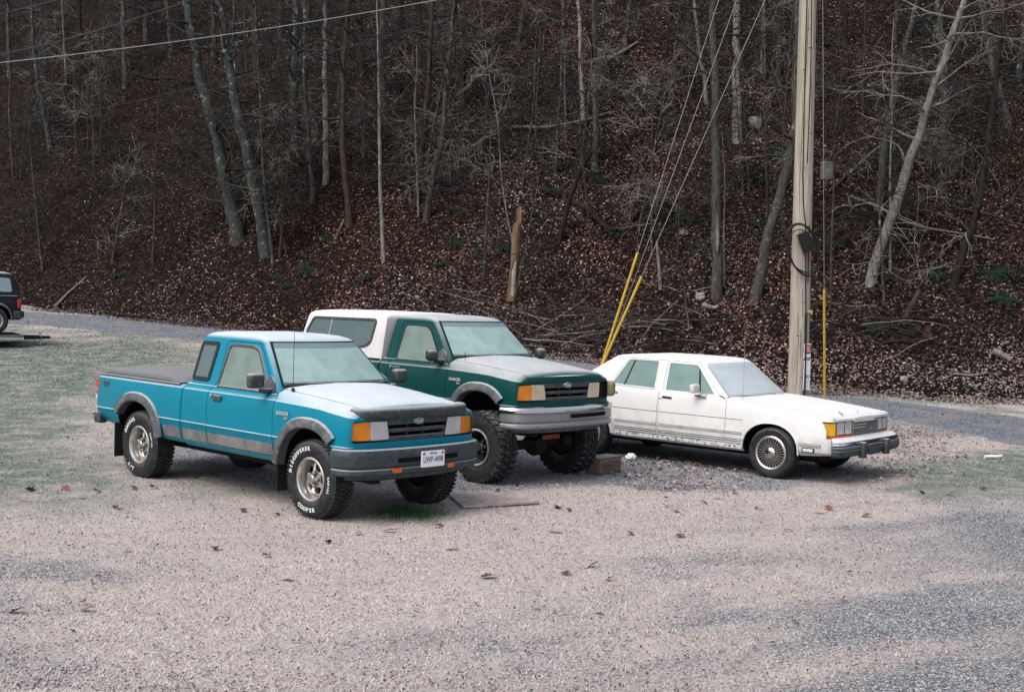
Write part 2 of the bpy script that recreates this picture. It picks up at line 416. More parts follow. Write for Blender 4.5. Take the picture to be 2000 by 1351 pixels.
def sweep(path, prof, ends=True):
    """path: plan points (x,y); prof: (offset outward, z) closed loop"""
    P = np.array(path, float); T = np.gradient(P, axis=0); T /= np.linalg.norm(T, axis=1)[:, None]; N = np.stack([T[:, 1], -T[:, 0]], 1)
    mid = P.mean(0); 
    if ((P[len(P) // 2] - mid) @ N[len(P) // 2]) < 0: N = -N
    G = [[(p[0] + n[0] * o, p[1] + n[1] * o, z) for o, z in prof] for p, n in zip(P, N)]; k = len(prof); mb = MB()
    V = [p for r in G for p in r]; F = []
    for i in range(len(G) - 1):
        for j in range(k): F.append((i * k + j, i * k + (j + 1) % k, (i + 1) * k + (j + 1) % k, (i + 1) * k + j))
    if ends: F += [tuple(range(k))[::-1], tuple(range((len(G) - 1) * k, len(G) * k))]
    return mb.add(V, F)
def tyre_mb(R, w, rim, lugs=0, lug_h=.012, shoulder=.8):
    h = w / 2
    prof = [(rim - .01, -h * .72), (rim + .012, -h * .86), (rim + (R - rim) * .35, -h * 1.0), (rim + (R - rim) * .68, -h * .985), (R - .035, -h * .90), (R - .014, -h * shoulder), (R - .006, -h * .4), (R - .006, 0)]
    prof = prof + [(r, -y) for r, y in prof[-2::-1]]
    mb = MB().lathe(prof, 56)
    if lugs:
        for i in range(lugs):
            a = 2 * math.pi * i / lugs
            for row, (yy, ww, da, tl) in enumerate(((-h * .66, h * .40, 0, .62), (-h * .22, h * .30, .5, .55), (h * .22, h * .30, 0, .55), (h * .66, h * .40, .5, .62))):
                b = a + da * 2 * math.pi / lugs; L = 2 * math.pi * R / lugs * tl; M = Matrix.Rotation(-b, 3, 'Y') @ Matrix.Rotation(.28 * (1 if row % 2 else -1), 3, 'X')
                mb.box(tuple(Matrix.Rotation(-b, 3, 'Y') @ Vector((R - .004, yy, 0))), (lug_h * 2, ww, L), rot=M)
            for sg in ((-1, 1) if lug_h > .01 else ()):           # shoulder lugs that reach down the sidewall
                b = a + (.5 if sg > 0 else 0) * 2 * math.pi / lugs; M = Matrix.Rotation(-b, 3, 'Y')
                mb.box(tuple(M @ Vector((R - .026, sg * h * .90, 0))), (.040, h * .10, 2 * math.pi * R / lugs * .5), rot=M)
    return mb
def rim_alloy_mb(r, w, holes=5, y0=-.02):
    """deep-dish wheel seen from -y: lip, barrel, face with spokes and pockets"""
    lip = -w / 2 + .012; mb = MB()
    mb.lathe([(r + .012, lip + .02), (r + .014, lip), (r + .002, lip - .006), (r - .012, lip), (r - .018, lip + .012), (r - .028, lip + .055), (r - .034, y0 + .02), (r * .80, y0 - .002), (r * .74, y0 - .006)], 48)
    n = holes; ro, ri = r * .75, r * .40
    for k in range(n):                   # spokes with rounded edges
        a = 2 * math.pi * (k + .5) / n; hw = math.pi / n * .50
        G = []
        for u in np.linspace(0, 1, 5):
            rr = ri + (ro - ri) * u; wv = hw * (1.02 - .30 * math.sin(math.pi * u)); row = []
            for t in (-1, -.8, -.3, .3, .8, 1):
                yy = y0 - .012 - .018 * (1 - u) + (.03 if abs(t) == 1 else 0) - .008 * (1 - t * t); row.append((rr * math.cos(a + t * wv), yy, rr * math.sin(a + t * wv)))
            G.append(row)
        mb.grid(G)
    mb.lathe([(ri * 1.04, y0 - .028), (ri * .96, y0 - .040), (r * .24, y0 - .046), (0.0, y0 - .046)], 30)
    return mb
def hub_mb(r, y0):
    mb = MB().lathe([(r * .24, y0 - .04), (r * .23, y0 - .085), (r * .17, y0 - .098), (0, y0 - .10)], 20)
    for k in range(5):
        a = 2 * math.pi * k / 5; mb.lathe([(.022, -.0), (.022, -.03), (.012, -.042), (0, -.042)], 8, c=(r * .31 * math.cos(a), y0 - .046, r * .31 * math.sin(a)))
    return mb
def arc_text(txt, r, a_mid, size, y, up=True, step=None):
    """raised letters round a tyre sidewall seen from -y; a_mid clockwise from the top"""
    mb = MB(); st = step or size * .86; n = len(txt)
    for i, ch in enumerate(txt):
        if ch == ' ': continue
        k = (i - (n - 1) / 2) * st / r; th = a_mid + (k if up else -k)
        t = text_mb(ch, size, .0025, .0035 * size / .06); rot = th if up else th + math.pi
        M = Matrix.Translation((r * math.sin(th), y, r * math.cos(th))) @ Matrix.Rotation(rot, 4, 'Y'); t.xf(M); mb.add(t.v, t.f)
    return mb
def make_wheel(parent, x, y, z, R, w, rim_r, style, letters=None, left=False, cache={}, zrot=0.0):
    key = (R, style)
    if key not in cache:
        d = {}
        if style == 'alloy':
            d['tyre'] = (tyre_mb(R, w, rim_r, 52, .005), MT['rubber']); d['rim'] = (rim_alloy_mb(rim_r, w), MT['alloy']); d['hub'] = (hub_mb(rim_r, -.02), MT['alloy_d'])
            d['back'] = MT['hub_black']; d['yb'] = .03
        elif style == 'mud':
            d['tyre'] = (tyre_mb(R, w, rim_r, 30, .011, .9), MT['rubber']); d['rim'] = (rim_alloy_mb(rim_r, w, 5, .02), MT['dark_wheel']); d['hub'] = (hub_mb(rim_r, .02), MT['dark_wheel'])
            d['lip'] = (MB().lathe([(rim_r + .015, -w / 2 + .03), (rim_r + .018, -w / 2 + .002), (rim_r + .004, -w / 2 - .004), (rim_r - .010, -w / 2 + .006), (rim_r - .014, -w / 2 + .02)], 48), MT['alloy']); d['back'] = MT['hub_black']; d['yb'] = .06
        elif style == 'wire':
            d['tyre'] = (tyre_mb(R, w, rim_r, 0), MT['rubber'])
            mb = MB().lathe([(rim_r + .012, -w / 2 + .03), (rim_r + .014, -w / 2 + .004), (rim_r, -w / 2 - .006), (rim_r - .016, -w / 2 + .002), (rim_r - .020, -w / 2 + .012)], 48)
            for k in range(28):
                a = 2 * math.pi * k / 28; M = Matrix.Rotation(-a, 3, 'Y'); ri, ro = rim_r * .38, rim_r - .012
                mb.box(tuple(M @ Vector(((ri + ro) / 2, -w / 2 + .012, 0))), (ro - ri, .014, .0105), rot=M)
            d['rim'] = (mb, MT['alloy'])
            d['hub'] = (MB().lathe([(rim_r * .36, -w / 2 + .01), (rim_r * .34, -w / 2 - .008), (rim_r * .25, -w / 2 - .014), (rim_r * .25, -w / 2 - .035), (rim_r * .1, -w / 2 - .042), (0, -w / 2 - .042)], 28), MT['chrome']); d['back'] = MT['hub_black']; d['yb'] = -w / 2 + .05
        else:
            d['tyre'] = (tyre_mb(R, w, rim_r, 0), MT['rubber']); d['rim'] = (rim_alloy_mb(rim_r, w, 5, -.06), MT['alloy']); d['hub'] = (hub_mb(rim_r, -.06), MT['alloy_d']); d['back'] = MT['hub_black']; d['yb'] = .0
        cache[key] = d; d['mesh'] = {}
    d = cache[key]
    def child(nm, par):
        if nm in d['mesh']: return link(nm, d['mesh'][nm], par)
        mb, mt = d[nm]; o = mb.build(nm, mt, par, 35); d['mesh'][nm] = o.data; return o
    if 'wheel' in d['mesh']: wo = link('wheel', d['mesh']['wheel'], parent)
    else:
        mb = MB().lathe([(0, d['yb']), (rim_r * .93, d['yb']), (rim_r * .95, d['yb'] + .03), (rim_r * .5, w * .55), (0, w * .55)], 28); wo = mb.build('wheel', d['back'], parent); d['mesh']['wheel'] = wo.data
    wo.location = (x, y, z); wo.rotation_euler = (0, 0, (math.pi if left else 0) + zrot)
    for nm in ('tyre', 'rim', 'hub', 'lip'):
        if nm in d: child(nm, wo)
    if letters:
        for txt, a, up, sz in letters:
            arc_text(txt, (R + rim_r) / 2 + .005, a, sz, -w / 2 - .0015, up).build('sidewall_lettering', MT['letter'], wo, 30)
    return wo

# ------------------------------------------------------------------ compact pickup (two of them, different cabs)
def pickup(name, p):
    """origin on the ground below the front axle; x forward; body numbers are for the unlifted truck"""
    L = p['lift']; paint = MT[p['paint']]; XR = p['cab_rear']; XE = p['tail']; XA = p['rear_axle']
    root = empty(name); up = Matrix.Translation((0, 0, L))
    def section(x, top):
        k = 0.0
        S = [(0, .47), (.58, .47), (.775, .485), (.822, .535), (.850, .655), (.866, .733), (.875, .749), (.864, .757), (.867, .92), (.858, 1.04), (.844, 1.106), (.824, 1.118)]
        return S + top
    st = []
    for x in (.60, .575, .53, .45, .33, .15, -.05, -.25, -.45, -.60):
        t = (x + .60) / 1.20                                  # 0 at cowl, 1 at nose
        S = section(x, [])
        out = []
        for y, z in S:
            if z > .80: z = .80 + (z - .80) * np.interp(t, [0, .6, 1], [1, .93, .745])
            y2 = y - (np.interp(x, [.30, .53, .575, .60], [0, .022, .045, .085]) if y > .3 else 0)
            out.append((y2, z))
        drop = np.interp(x, [.45, .53, .575, .60], [0, .004, .018, .05])
        ins = np.interp(x, [.30, .53, .575, .60], [0, .02, .04, .06])
        zt = np.interp(t, [0, .35, .7, 1], [1.0, .72, .34, 0.0])
        out += [(.765 - ins, 1.075 + .105 * zt - drop), (.66 - ins * .6, 1.108 + .122 * zt - drop), (.40, 1.135 + .122 * zt - drop), (0, 1.147 + .125 * zt - drop)]
        st.append((x, out))
    for x in (-.62, -1.0, -1.5, XR + .02, XR):
        st.append((x, section(x, [(.80, 1.165), (.66, 1.19), (.40, 1.20), (0, 1.20)])))
    low = weld(half_loft(st, .035).build('cab_body', paint, sharp=None))
    wz = lambda z: .776 - (z - 1.18) * .335
    lv = []
    for z, xf, dx in ((1.02, -.50, 0), (1.10, -.505, 0), (1.18, -.515, 0), (1.24, -.55, 0), (1.45, -.755, 0), (1.66, -.965, .0)):
        lv.append((z, xf, XR + .005, wz(z), .095, .055))
    lv += [(1.695, -1.025, XR + .02, wz(1.66) - .028, .10, .06), (1.722, -1.13, XR + .06, wz(1.66) - .085, .09, .06), (1.738, -1.30, XR + .16, wz(1.66) - .19, .07, .06), (1.745, -1.42, XR + .30, wz(1.66) - .34, .05, .05)]
    gh = weld(greenhouse(lv).build('gh', paint, sharp=None))
    body = boolean(low, gh, 'UNION'); body.name = 'body'; body.parent = root
    arch = arch_poly(0, .39, .455, .505, .2)
    for sg in (-1, 1):
        boolean(body, y_cutter([(u, v) for u, v in arch], sg * .42, sg * 1.2, MT['well']))
    # pocket for the lamps and the grille
    mb = MB(); mb.prism(round_poly([(-.805, .795), (.805, .795), (.79, 1.0), (-.79, 1.0)], .03), lambda u, v, t: (t, u, v), .535, .9); boolean(body, mb.build('cut', MT['seal'], sharp=None))
    # hood
    hp = [(-.585, -.70), (-.585, .70), (.10, .672), (.45, .655), (.66, .635), (.66, -.635), (.45, -.655), (.10, -.672)]
    def zcut(poly): mb = MB(); mb.prism(poly, lambda u, v, t: (u, v, t), 1.012, 1.6); return mb.build('cut', MT['seal'], sharp=None)
    hood = dup(body); hood.name = 'hood'; hood.data.name = 'hood'; boolean(hood, zcut(offset_poly(hp, -.005)), 'INTERSECT'); boolean(body, zcut(hp)); hood.parent = root
    # keep only what belongs to the hood (the cab above it stays with the body)
    doors = []
    dp = [(-.575, .545), (-.572, 1.10), (-.60, 1.16), (-.73, 1.24), (-1.115, 1.648), (-1.16, 1.652), (p['door_rear'] + .06, 1.652), (p['door_rear'] + .03, 1.63), (p['door_rear'] + .05, 1.23), (p['door_rear'], 1.13), (p['door_rear'], .545)]
    for sg in (-1, 1):
        d = cut_panel(body, dp, sg * .50, sg * 1.2, .0055, 'door', paint, root); doors.append((sg, d))
    for o in (body, hood): finish_obj(o)
    for _, d in doors: finish_obj(d)
    for o in [body, hood] + [d for _, d in doors]: o.location.z = L
    # glass: windshield with seal and dark band
    def wgrid(z0, z1, mar, off, nz=6, nu=14):
        G = []
        for z in np.linspace(z0, z1, nz):
            xc = np.interp(z, [1.18, 1.24, 1.45, 1.66, 1.70], [-.515, -.55, -.755, -.965, -1.02]); w = wz(z) - .033 - mar; row = []
            for u in np.linspace(-1, 1, nu):
                uu = u * w / (wz(z) - .033); row.append((xc - .095 * uu * uu + off * .72, u * w, z + off * .70))
            G.append(row)
        return MB().grid(G)
    def part(mb, nm, mt, par=root, sharp=35, z=L):
        o = mb.build(nm, mt, par, sharp)
        if par is root: o.location.z = z
        return o
    sl = part(wgrid(1.225, 1.672, .012, .005), 'windshield_seal', MT['seal'])
    ws = part(wgrid(1.252, 1.652, .038, .009), 'windshield', MT['glass'])
    wgrid(1.605, 1.654, .037, .011).build('tint_band', MT['band'], ws); wgrid(1.246, 1.272, .036, .0105, 2).build('clear_edge', MT['glass_dark'], ws)
    # rear cab window
    mb = MB(); mb.prism(round_poly([(-.52, 1.24), (.52, 1.24), (.47, 1.60), (-.47, 1.60)], .06), lambda u, v, t: (t, u, v), XR + .02, XR - .008); part(mb, 'rear_window', MT['glass_dark'])
    # side glass
    fp = round_poly([(-.775, 1.182), (-1.15, 1.60), (p['door_rear'] + .115, 1.604), (p['door_rear'] + .105, 1.182)], [.05, .11, .05, .03])
    for sg, d in doors:
        if p.get('visor'):
            mb = MB(); vis = round_poly([(-.74, 1.20), (-1.135, 1.635), (p['door_rear'] + .09, 1.638), (p['door_rear'] + .08, 1.55)], [.03, .14, .05, .02])
            mb.ring(offset_poly(fp, .026), fp, side_fn(wz, sg), -.004, .016); mb.build('window_visor', MT['plastic'], d)
        else:
            mb = MB().ring(offset_poly(fp, .016), fp, side_fn(wz, sg), -.004, .010); mb.build('window_seal', MT['seal'], d)
        mb = MB(); mb.prism(fp, side_fn(wz, sg), -.004, .005); mb.build('window', MT['glass_side'], d)
        mb = MB().rbox(((-.77 + p['door_rear'] + .1) / 2, sg * (wz(1.17) + .014), 1.168), (abs(p['door_rear'] + .1 + .77) + .02, .024, .026), .008); mb.build('belt_strip', MT['plastic'], d)
        # mirror: sail patch, arm, housing
        hx, hz = p['mirror']
        mb = MB(); mb.prism(round_poly([(-.655, 1.165), (-.70, 1.28), (-.80, 1.345), (-.93, 1.172)], .02), side_fn(wz, sg), -.004, .014)
        mb.rbox((-.74, sg * .83, 1.195), (.10, .13, .045), .015); mo = mb.build('mirror', MT['plastic'], d)
        mb = MB().rbox((hx, sg * .965, hz), (.10, .18, .15), p['mround'], 3); mb.build('mirror_housing', MT['plastic'], mo)
        mb = MB(); mb.rbox((hx - .051, sg * .965, hz), (.006, .13, .10), .002, 1); mb.build('mirror_glass', MT['glass_dark'], mo)
        # handle
        mb = MB(); mb.rbox((p['door_rear'] + .20, sg * .868, 1.055), (.155, .022, .058), .009); ho = mb.build('handle', MT['plastic'], d)
        mb = MB().lathe([(0, sg * .012), (.013, sg * .012), (.015, 0)], 12, c=(p['door_rear'] + .085, sg * .862, 1.075)); mb.build('lock', MT['dull_chrome'], d)
        # name badge on the fender
        t = text_mb('RANGER', .052, .003, .001); t2 = text_mb('XLT', .034, .003, .0008); t2.xf(Matrix.Translation((.062, 0, -.044))); t.add(t2.v, t2.f)
        t.xf(Matrix.Translation((-.405, sg * .8735, .995)) @ (Matrix.Rotation(math.pi, 4, 'Z') if sg > 0 else Matrix.Identity(4))); part(t, 'fender_badge', MT['badge'], sharp=None)
        # flare over the front wheel
        part(flare_mb(0, .39, .455, .505, sg, 0, .495, .80), 'front_flare', MT['flare'])
    if p.get('quarter'):
        qp = round_poly([(-2.175, 1.215), (-2.185, 1.622), (-1.868, 1.626), (-1.862, 1.215)], .045)
        for sg in (-1, 1):
            o = part(MB().ring(offset_poly(qp, .008), offset_poly(qp, -.034), side_fn(wz, sg), -.004, .012), 'quarter_window', MT['seal'])
            mb = MB(); mb.prism(offset_poly(qp, -.03), side_fn(wz, sg), -.004, .006); mb.build('pane', MT['glass_dark'], o)
    # roof drip rails / raised roof edge
    # grille
    gp = [(-.445, 1.003), (.445, 1.003), (.40, .90), (.372, .80), (-.372, .80), (-.40, .90)]
    fx = lambda u, v, t: (t - .05 * u * u, u, v)
    mb = MB(); mb.ring(round_poly(gp, .02), offset_poly(round_poly(gp, .02), -.016), fx, .56, .637)
    gw = lambda z: np.interp(z, [.80, .90, 1.003], [.36, .39, .43])
    for z, h, x in ((.976, .050, .642), (.892, .030, .637), (.817, .036, .640)):
        w = gw(z); mb.prism([(-w, z - h / 2), (w, z - h / 2), (w, z + h / 2), (-w, z + h / 2)], fx, .57, x)
    for k in (-.10, .10): mb.prism([(k - .006, .80), (k + .006, .80), (k + .006, .96), (k - .006, .96)], fx, .57, .60)
    go = part(mb, 'grille', MT['plastic'])
    mb = MB(); mb.prism([(-.40, .80), (.40, .80), (.43, 1.0), (-.43, 1.0)], fx, .54, .565); mb.build('grille_backing', MT['well'], go)
    el = lambda a, b: [(a * math.cos(t), .978 + b * math.sin(t)) for t in np.linspace(0, 2 * math.pi, 25)[:-1]]
    mb = MB(); mb.prism(el(.066, .030), fx, .63, .652); eo = mb.build('oval_emblem', MT['dull_chrome'], go)
    mb = MB(); mb.prism(el(.058, .024), fx, .64, .655); mb.build('emblem_field', MT['oval'], go)
    t = text_mb('Ford', .044, .001, .0008); t.xf(Matrix.Translation((.6562, 0, .978)) @ Matrix.Rotation(math.pi / 2, 4, 'Z')); t.build('emblem_script', MT['letter'], go, None)
    # head lamps: amber corner + lens + dark gasket
    for sg in (-1, 1):
        if sg > 0 and p.get('lamp_loose'): out_y = .60
        else: out_y = .795
        mb = MB(); f2 = lambda u, v, t: (t - .055 * u * u - (.035 * max(0, (abs(u) - .62) / .18) ** 1.5), u, v)
        inn = [(sg * .408, .992), (sg * .375, .815)]
        A = [(sg * .60, .992), inn[0], inn[1], (sg * .595, .815)]
        mb.prism(round_poly(A, .014), f2, .56, .648); ho = part(mb, 'headlight', MT[p['lens']])
        if not (sg > 0 and p.get('lamp_loose')):
            mb = MB(); mb.prism(round_poly([(sg * .605, .992), (sg * .70, .992), (sg * .785, .985), (sg * .800, .818), (sg * .70, .815), (sg * .60, .815)], .012), f2, .53, .645); mb.build('corner_lamp', MT['amber'], ho)
        mb = MB(); B = round_poly([(sg * .81, .80), (sg * .365, .80), (sg * .40, 1.004), (sg * .80, 1.004)], .02); mb.ring(B, offset_poly(B, -.011), f2, .54, .640); mb.build('lamp_gasket', MT['seal'], ho)
    if p.get('lamp_loose'):
        mb = MB().rbox((.545, .875, .905), (.17, .13, .19), .045, 3, rot=Matrix.Rotation(.5, 3, 'Z')); o = part(mb, 'dangling_corner_lamp', MT['lamp_olive']); o['label'] = 'yellowed corner lamp hanging loose'
        MB().tube([(.50, .93, .92), (.46, 1.0, .93), (.47, 1.06, .935)], .009, 6).build('lamp_wire', MT['dull_chrome'], o)
    # bumper
    path = [(.42, -.888), (.50, -.884), (.565, -.868), (.62, -.83), (.662, -.765), (.705, -.60), (.738, -.35), (.75, 0)]; path = path + [(x, -y) for x, y in path[-2::-1]]
    prof = [(-.07, .725), (-.01, .74), (.022, .728), (.032, .70), (.032, .655), (.022, .605), (.020, .572), (.006, .562), (.006, .548), (.020, .538), (.020, .50), (.006, .482), (-.07, .48)]
    if p['chrome']:
        up_prof = [(-.07, .722), (-.01, .745), (.025, .735), (.036, .705), (.030, .675), (-.01, .668), (-.07, .668)]
        lo_prof = [(-.07, .667), (.014, .667), (.020, .60), (.020, .572), (.002, .562), (.002, .545), (.022, .535), (.026, .505), (.006, .482), (-.07, .48)]
        bo = part(sweep(path, lo_prof), 'front_bumper', MT['chrome_dark'], sharp=25); sweep(path, up_prof).build('chrome_top_bar', MT['chrome'], bo, 25)
    else:
        bo = part(sweep(path, prof), 'front_bumper', MT['bumper'], sharp=28)
    vp = [(x - .045 - .05 * abs(y), y * .90) for x, y in path[2:-2]]; sweep(vp, [(-.05, .482), (.008, .482), (.012, .47), (.004, .435), (-.01, .43), (-.05, .43)]).build('valance', MT['bumper' if not p['chrome'] else 'flare'], bo, 30)
    fb = lambda u, v, t: (np.interp(abs(u), [0, .35, .6, .76], [.75, .738, .705, .662]) + t, u, v)
    for a, b in (((-.36, -.085), (.235, .44)) if not p['chrome'] else ((-.06, .60),)):
        us = np.linspace(a, b, 9); zl = .60; zh = .645; mb = MB()
        for u0, u1 in zip(us[:-1], us[1:]): mb.prism([(u0, zl), (u1, zl), (u1, zh), (u0, zh)], fb, .0, .0345)
        mb.build('bumper_slot', MT['well'], bo)
    if p.get('plate'):
        mb = MB(); mb.prism(round_poly([(-.075, .535), (.230, .535), (.230, .692), (-.075, .692)], .012), lambda u, v, t: (.748 + t, u, v), .025, .042); po = mb.build('licence_plate', MT['plate'], bo)
        f3 = Matrix.Translation((.791, .0775, .605)) @ Matrix.Rotation(math.pi / 2, 4, 'Z')
        t = text_mb('UWP-4498', .088, .0008, .0); t.xf(Matrix.Scale(.66, 4, (1, 0, 0))); t.xf(f3); t.build('plate_number', MT['plate_ink'], po, None)
        t = text_mb('VIRGINIA', .024, .0008, .0003); t.xf(Matrix.Translation((0, 0, .063))); t.xf(f3); t.build('plate_state', MT['plate_ink'], po, None)
        for sx in (-.125, .125): MB().box((sx, 0, .063), (.03, .001, .022)).xf(f3).build('plate_sticker', MT['red'], po, None)
        for yy in (-.365, .345):
            mb = MB(); mb.prism(round_poly([(yy - .05, .505), (yy + .05, .505), (yy + .05, .548), (yy - .05, .548)], .012), fb, .0, .034); mb.build('bumper_lamp', MT['orange'], bo)
    if p['chrome']:
        mb = MB().box((.20, .22, .30), (.01, .30, .05)); o = part(mb, 'orange_tag', MT['orange']); mb = MB()
        for k in range(7): mb.box((.206, .11 + k * .037, .30), (.003, .022, .026))
        mb.build('tag_marks', MT['line'], o)
        mb = MB().tube([(0, -.74, .43 - L), (0, -.45, .41 - L), (0, .0, .40 - L), (0, .45, .41 - L), (0, .74, .43 - L)], [.05, .06, .06, .06, .05], 10); mb.lathe([(0, -.15), (.10, -.12), (.15, 0), (.10, .12), (0, .15)], 14, axis='x', c=(0.02, .12, .40 - L)); part(mb, 'front_axle', MT['under'])
        for sg in (-1, 1): part(MB().tube([(.02, sg * .42, .42 - L), (.02, sg * .42, .62)], .055, 8), 'spring', MT['under']); part(MB().tube([(-.1, sg * .40, .42 - L), (-.9, sg * .35, .50)], .035, 6), 'radius_arm', MT['under'])
        mb = MB().tube([(.12, -.6, .46 - L), (.12, .55, .44 - L)], .02, 6); part(mb, 'tie_rod', MT['under'])
    # frame rails under the body
    mb = MB()
    for sg in (-1, 1): mb.box(((XE + .5) / 2 + .05, sg * .40, .43), (abs(XE) + .4, .09, .13))
    for x in (.45, -1.4, XA, XE + .2): mb.box((x, 0, .44), (.10, .80, .09))
    mb.tube([(XA, -.70, .375 - L + (p['R'] - .375)), (XA, .70, .375 - L + (p['R'] - .375))], .05, 8)
    part(mb, 'chassis_frame', MT['under'])
    # wipers and cowl
    mb = MB().rbox((-.575, 0, 1.215), (.10, 1.30, .03), .01); part(mb, 'cowl', MT['plastic'])
    for y0, y1, y2 in ((-.03, -.42, -.60), (.60, .22, .02)):
        zf = lambda y, h: np.interp(h, [0, 1], [1.245, 1.31])
        P = [(-.55 - .095 * (y0 / .7) ** 2 + .03, y0, 1.245), (-.565 - .095 * (y1 / .7) ** 2 + .03, (y0 + y1) / 2, 1.268), (-.575 - .095 * (y1 / .7) ** 2 + .03, y1, 1.268)]
        mb = MB().tube(P, [.010, .008, .007], 6)
        mb.tube([(-.555 - .095 * ((y1 + .27) / .7) ** 2 + .018, y1 + .27, 1.258), (-.56 - .095 * (y1 / .7) ** 2 + .020, y1, 1.264), (-.56 - .095 * (y2 / .7) ** 2 + .020, y2 - .06, 1.270)], .0075, 5); part(mb, 'wiper', MT['plastic'])
    if p.get('antenna'):
        mb = MB().lathe([(.0, .03), (.016, .026), (.022, 0)], 12, axis='z', c=(-.46, -.705, 1.212)); mb.tube([(-.46, -.705, 1.22), (-.46, -.705, 2.05)], [.0035, .0022], 5); part(mb, 'antenna', MT['hub_black'])
    else:
        mb = MB().tube([(-.46, -.66, 1.22), (-.46, -.66, 1.32)], .004, 5); part(mb, 'antenna_stub', MT['hub_black'])
    # pickup bed
    bs = []
    for x, ins in ((XR - .03, .012), (XR - .045, 0), (-2.6, 0), (-3.2, 0), (XE + .05, 0), (XE + .02, .012), (XE, .035)):
        S = [(0, .47), (.58, .47), (.775, .50), (.822, .545), (.850, .655), (.866, .733), (.875, .749), (.864, .757), (.867, .92), (.858, 1.04), (.844, 1.106), (.826, 1.118), (.80, 1.142), (.60, 1.14), (0, 1.14)]
        S = [(y - ins if y > .3 else y, z + (np.interp(x, [XE, XE + 1.0], [.09, 0]) if z < .6 else 0)) for y, z in S]; bs.append((x, S))
    bed = weld(half_loft(bs, 0, .0).build('bed', paint, root, sharp=None))
    for sg in (-1, 1): boolean(bed, y_cutter(arch_poly(XA, .39, .46, .505, .2), sg * .42, sg * 1.2, MT['well']))
    finish_obj(bed); bed.location.z = L
    for sg in (-1, 1):
        part(flare_mb(XA, .39, .46, .505, sg, 1, .52, .74), 'rear_flare', MT['flare'])
        mb = MB().rbox((XE + .035, sg * .825, .957), (.085, .07, .245), .012); o = part(mb, 'taillight', MT['red'])
        MB().rbox((XE + .030, sg * .828, .868), (.086, .07, .062), .010).build('reversing_lens', MT['lens'], o); MB().rbox((XE + .030, sg * .8285, .955), (.084, .07, .03), .010).build('amber_lens', MT['amber'], o)
    mb = MB().rbox((XE - .005, 0, .93), (.03, 1.44, .38), .01); o = part(mb, 'tailgate', paint); MB().rbox((XE - .025, 0, 1.02), (.02, .26, .08), .008).build('tailgate_handle', MT['plastic'], o)
    mb = sweep([(XE + .12, -.84), (XE + .02, -.85), (XE - .06, -.82), (XE - .09, -.70), (XE - .10, 0), (XE - .09, .70), (XE - .06, .82), (XE + .02, .85), (XE + .12, .84)], [(-.06, .56), (.02, .56), (.03, .60), (.02, .68), (-.06, .69)]); part(mb, 'rear_bumper', MT['plastic'])
    for sg in (-1, 1):
        mb = MB().rbox((XA - .46, sg * .75, .40), (.012, .24, .40), .004, 1); part(mb, 'mud_flap', MT['seal'])
        mb = MB().rbox((-.475, sg * .76, .38), (.012, .22, .34), .004, 1); part(mb, 'mud_flap', MT['seal'])
    if p.get('four'):
        for sg in (-1, 1):
            t = text_mb('4x4', .085, .002, .003); t.xf(Matrix.Translation((XE + .235, sg * .862, 1.035)) @ (Matrix.Rotation(math.pi, 4, 'Z') if sg > 0 else Matrix.Identity(4))); part(t, 'bed_decal', MT['line'], sharp=None)
    if p.get('cladding'):
        def clad(x0, x1, sg):
            mb = MB()
            if True:
                G = [[(x, sg * (y + .004), z) for x in np.linspace(x0, x1, 8)] for y, z in ((.826, .553), (.840, .60), (.852, .66), (.855, .675))]; mb.grid(G)
            return mb
        for x0, x1 in ((XA + .56, XR - .055), (XR + .01, p['door_rear'] - .01), (p['door_rear'] + .012, -.58)):
            for sg in (-1, 1): part(clad(x0, x1, sg), 'lower_cladding', MT['clad'])
    if p.get('tonneau'):
        x0, x1 = XR - .10, XE + .015; G = []
        for u in np.linspace(0, 1, 15):
            x = x0 + (x1 - x0) * u; e = min(1, min(u, 1 - u) / .035); row = []
            for v in np.linspace(-1, 1, 25):
                ev = min(1, (1 - abs(v)) / .06); z = 1.158 + .058 * math.sqrt(max(0, min(e, 1) * (2 - min(e, 1)))) * math.sqrt(max(0, ev * (2 - ev))) + .012 * (1 - v * v); row.append((x, v * .832, z))
            G.append(row)
        mb = MB().grid(G); mb.box(((x0 + x1) / 2, 0, 1.150), (abs(x1 - x0) - .01, 1.65, .018)); o = part(mb, 'bed_cover', MT['vinyl'], sharp=50)
        for sg in (-1, 1): MB().box(((x0 + x1) / 2, sg * .829, 1.1485), (abs(x1 - x0), .018, .012)).build('cover_rail', MT['dull_chrome'], o)
    if p.get('shield'):
        prof = [(-.02, .012), (.020, .020), (.050, .008), (.062, -.020), (.060, -.055), (.050, -.088), (.034, -.092), (.030, -.05), (.0, -.015)]
        pts = [(.47, -.69), (.555, -.682), (.59, -.64), (.615, -.45), (.628, 0)]; pts += [(x, -y) for x, y in pts[-2::-1]]
        mb = sweep(pts, [(o - .012, 1.103 + z) for o, z in prof]); part(mb, 'hood_deflector', MT['plastic'], sharp=60)
    if p.get('topper'):
        tz = lambda z: .815 - (z - 1.20) * .16; lv = []
        for z, fr, re in ((1.148, XR - .035, XE + .02), (1.20, XR - .035, XE + .03), (1.45, XR - .035, XE + .10), (1.665, XR - .035, XE + .165)): lv.append((z, fr, re, tz(z), .0, .05))
        lv += [(1.70, XR - .045, XE + .185, tz(1.665) - .022, 0, .05), (1.724, XR - .07, XE + .23, tz(1.665) - .07, 0, .05), (1.742, XR - .12, XE + .33, tz(1.665) - .18, 0, .05), (1.75, XR - .2, XE + .45, tz(1.665) - .32, 0, .05)]
        to = part(greenhouse(lv), 'camper_shell', MT['topper'], sharp=40)
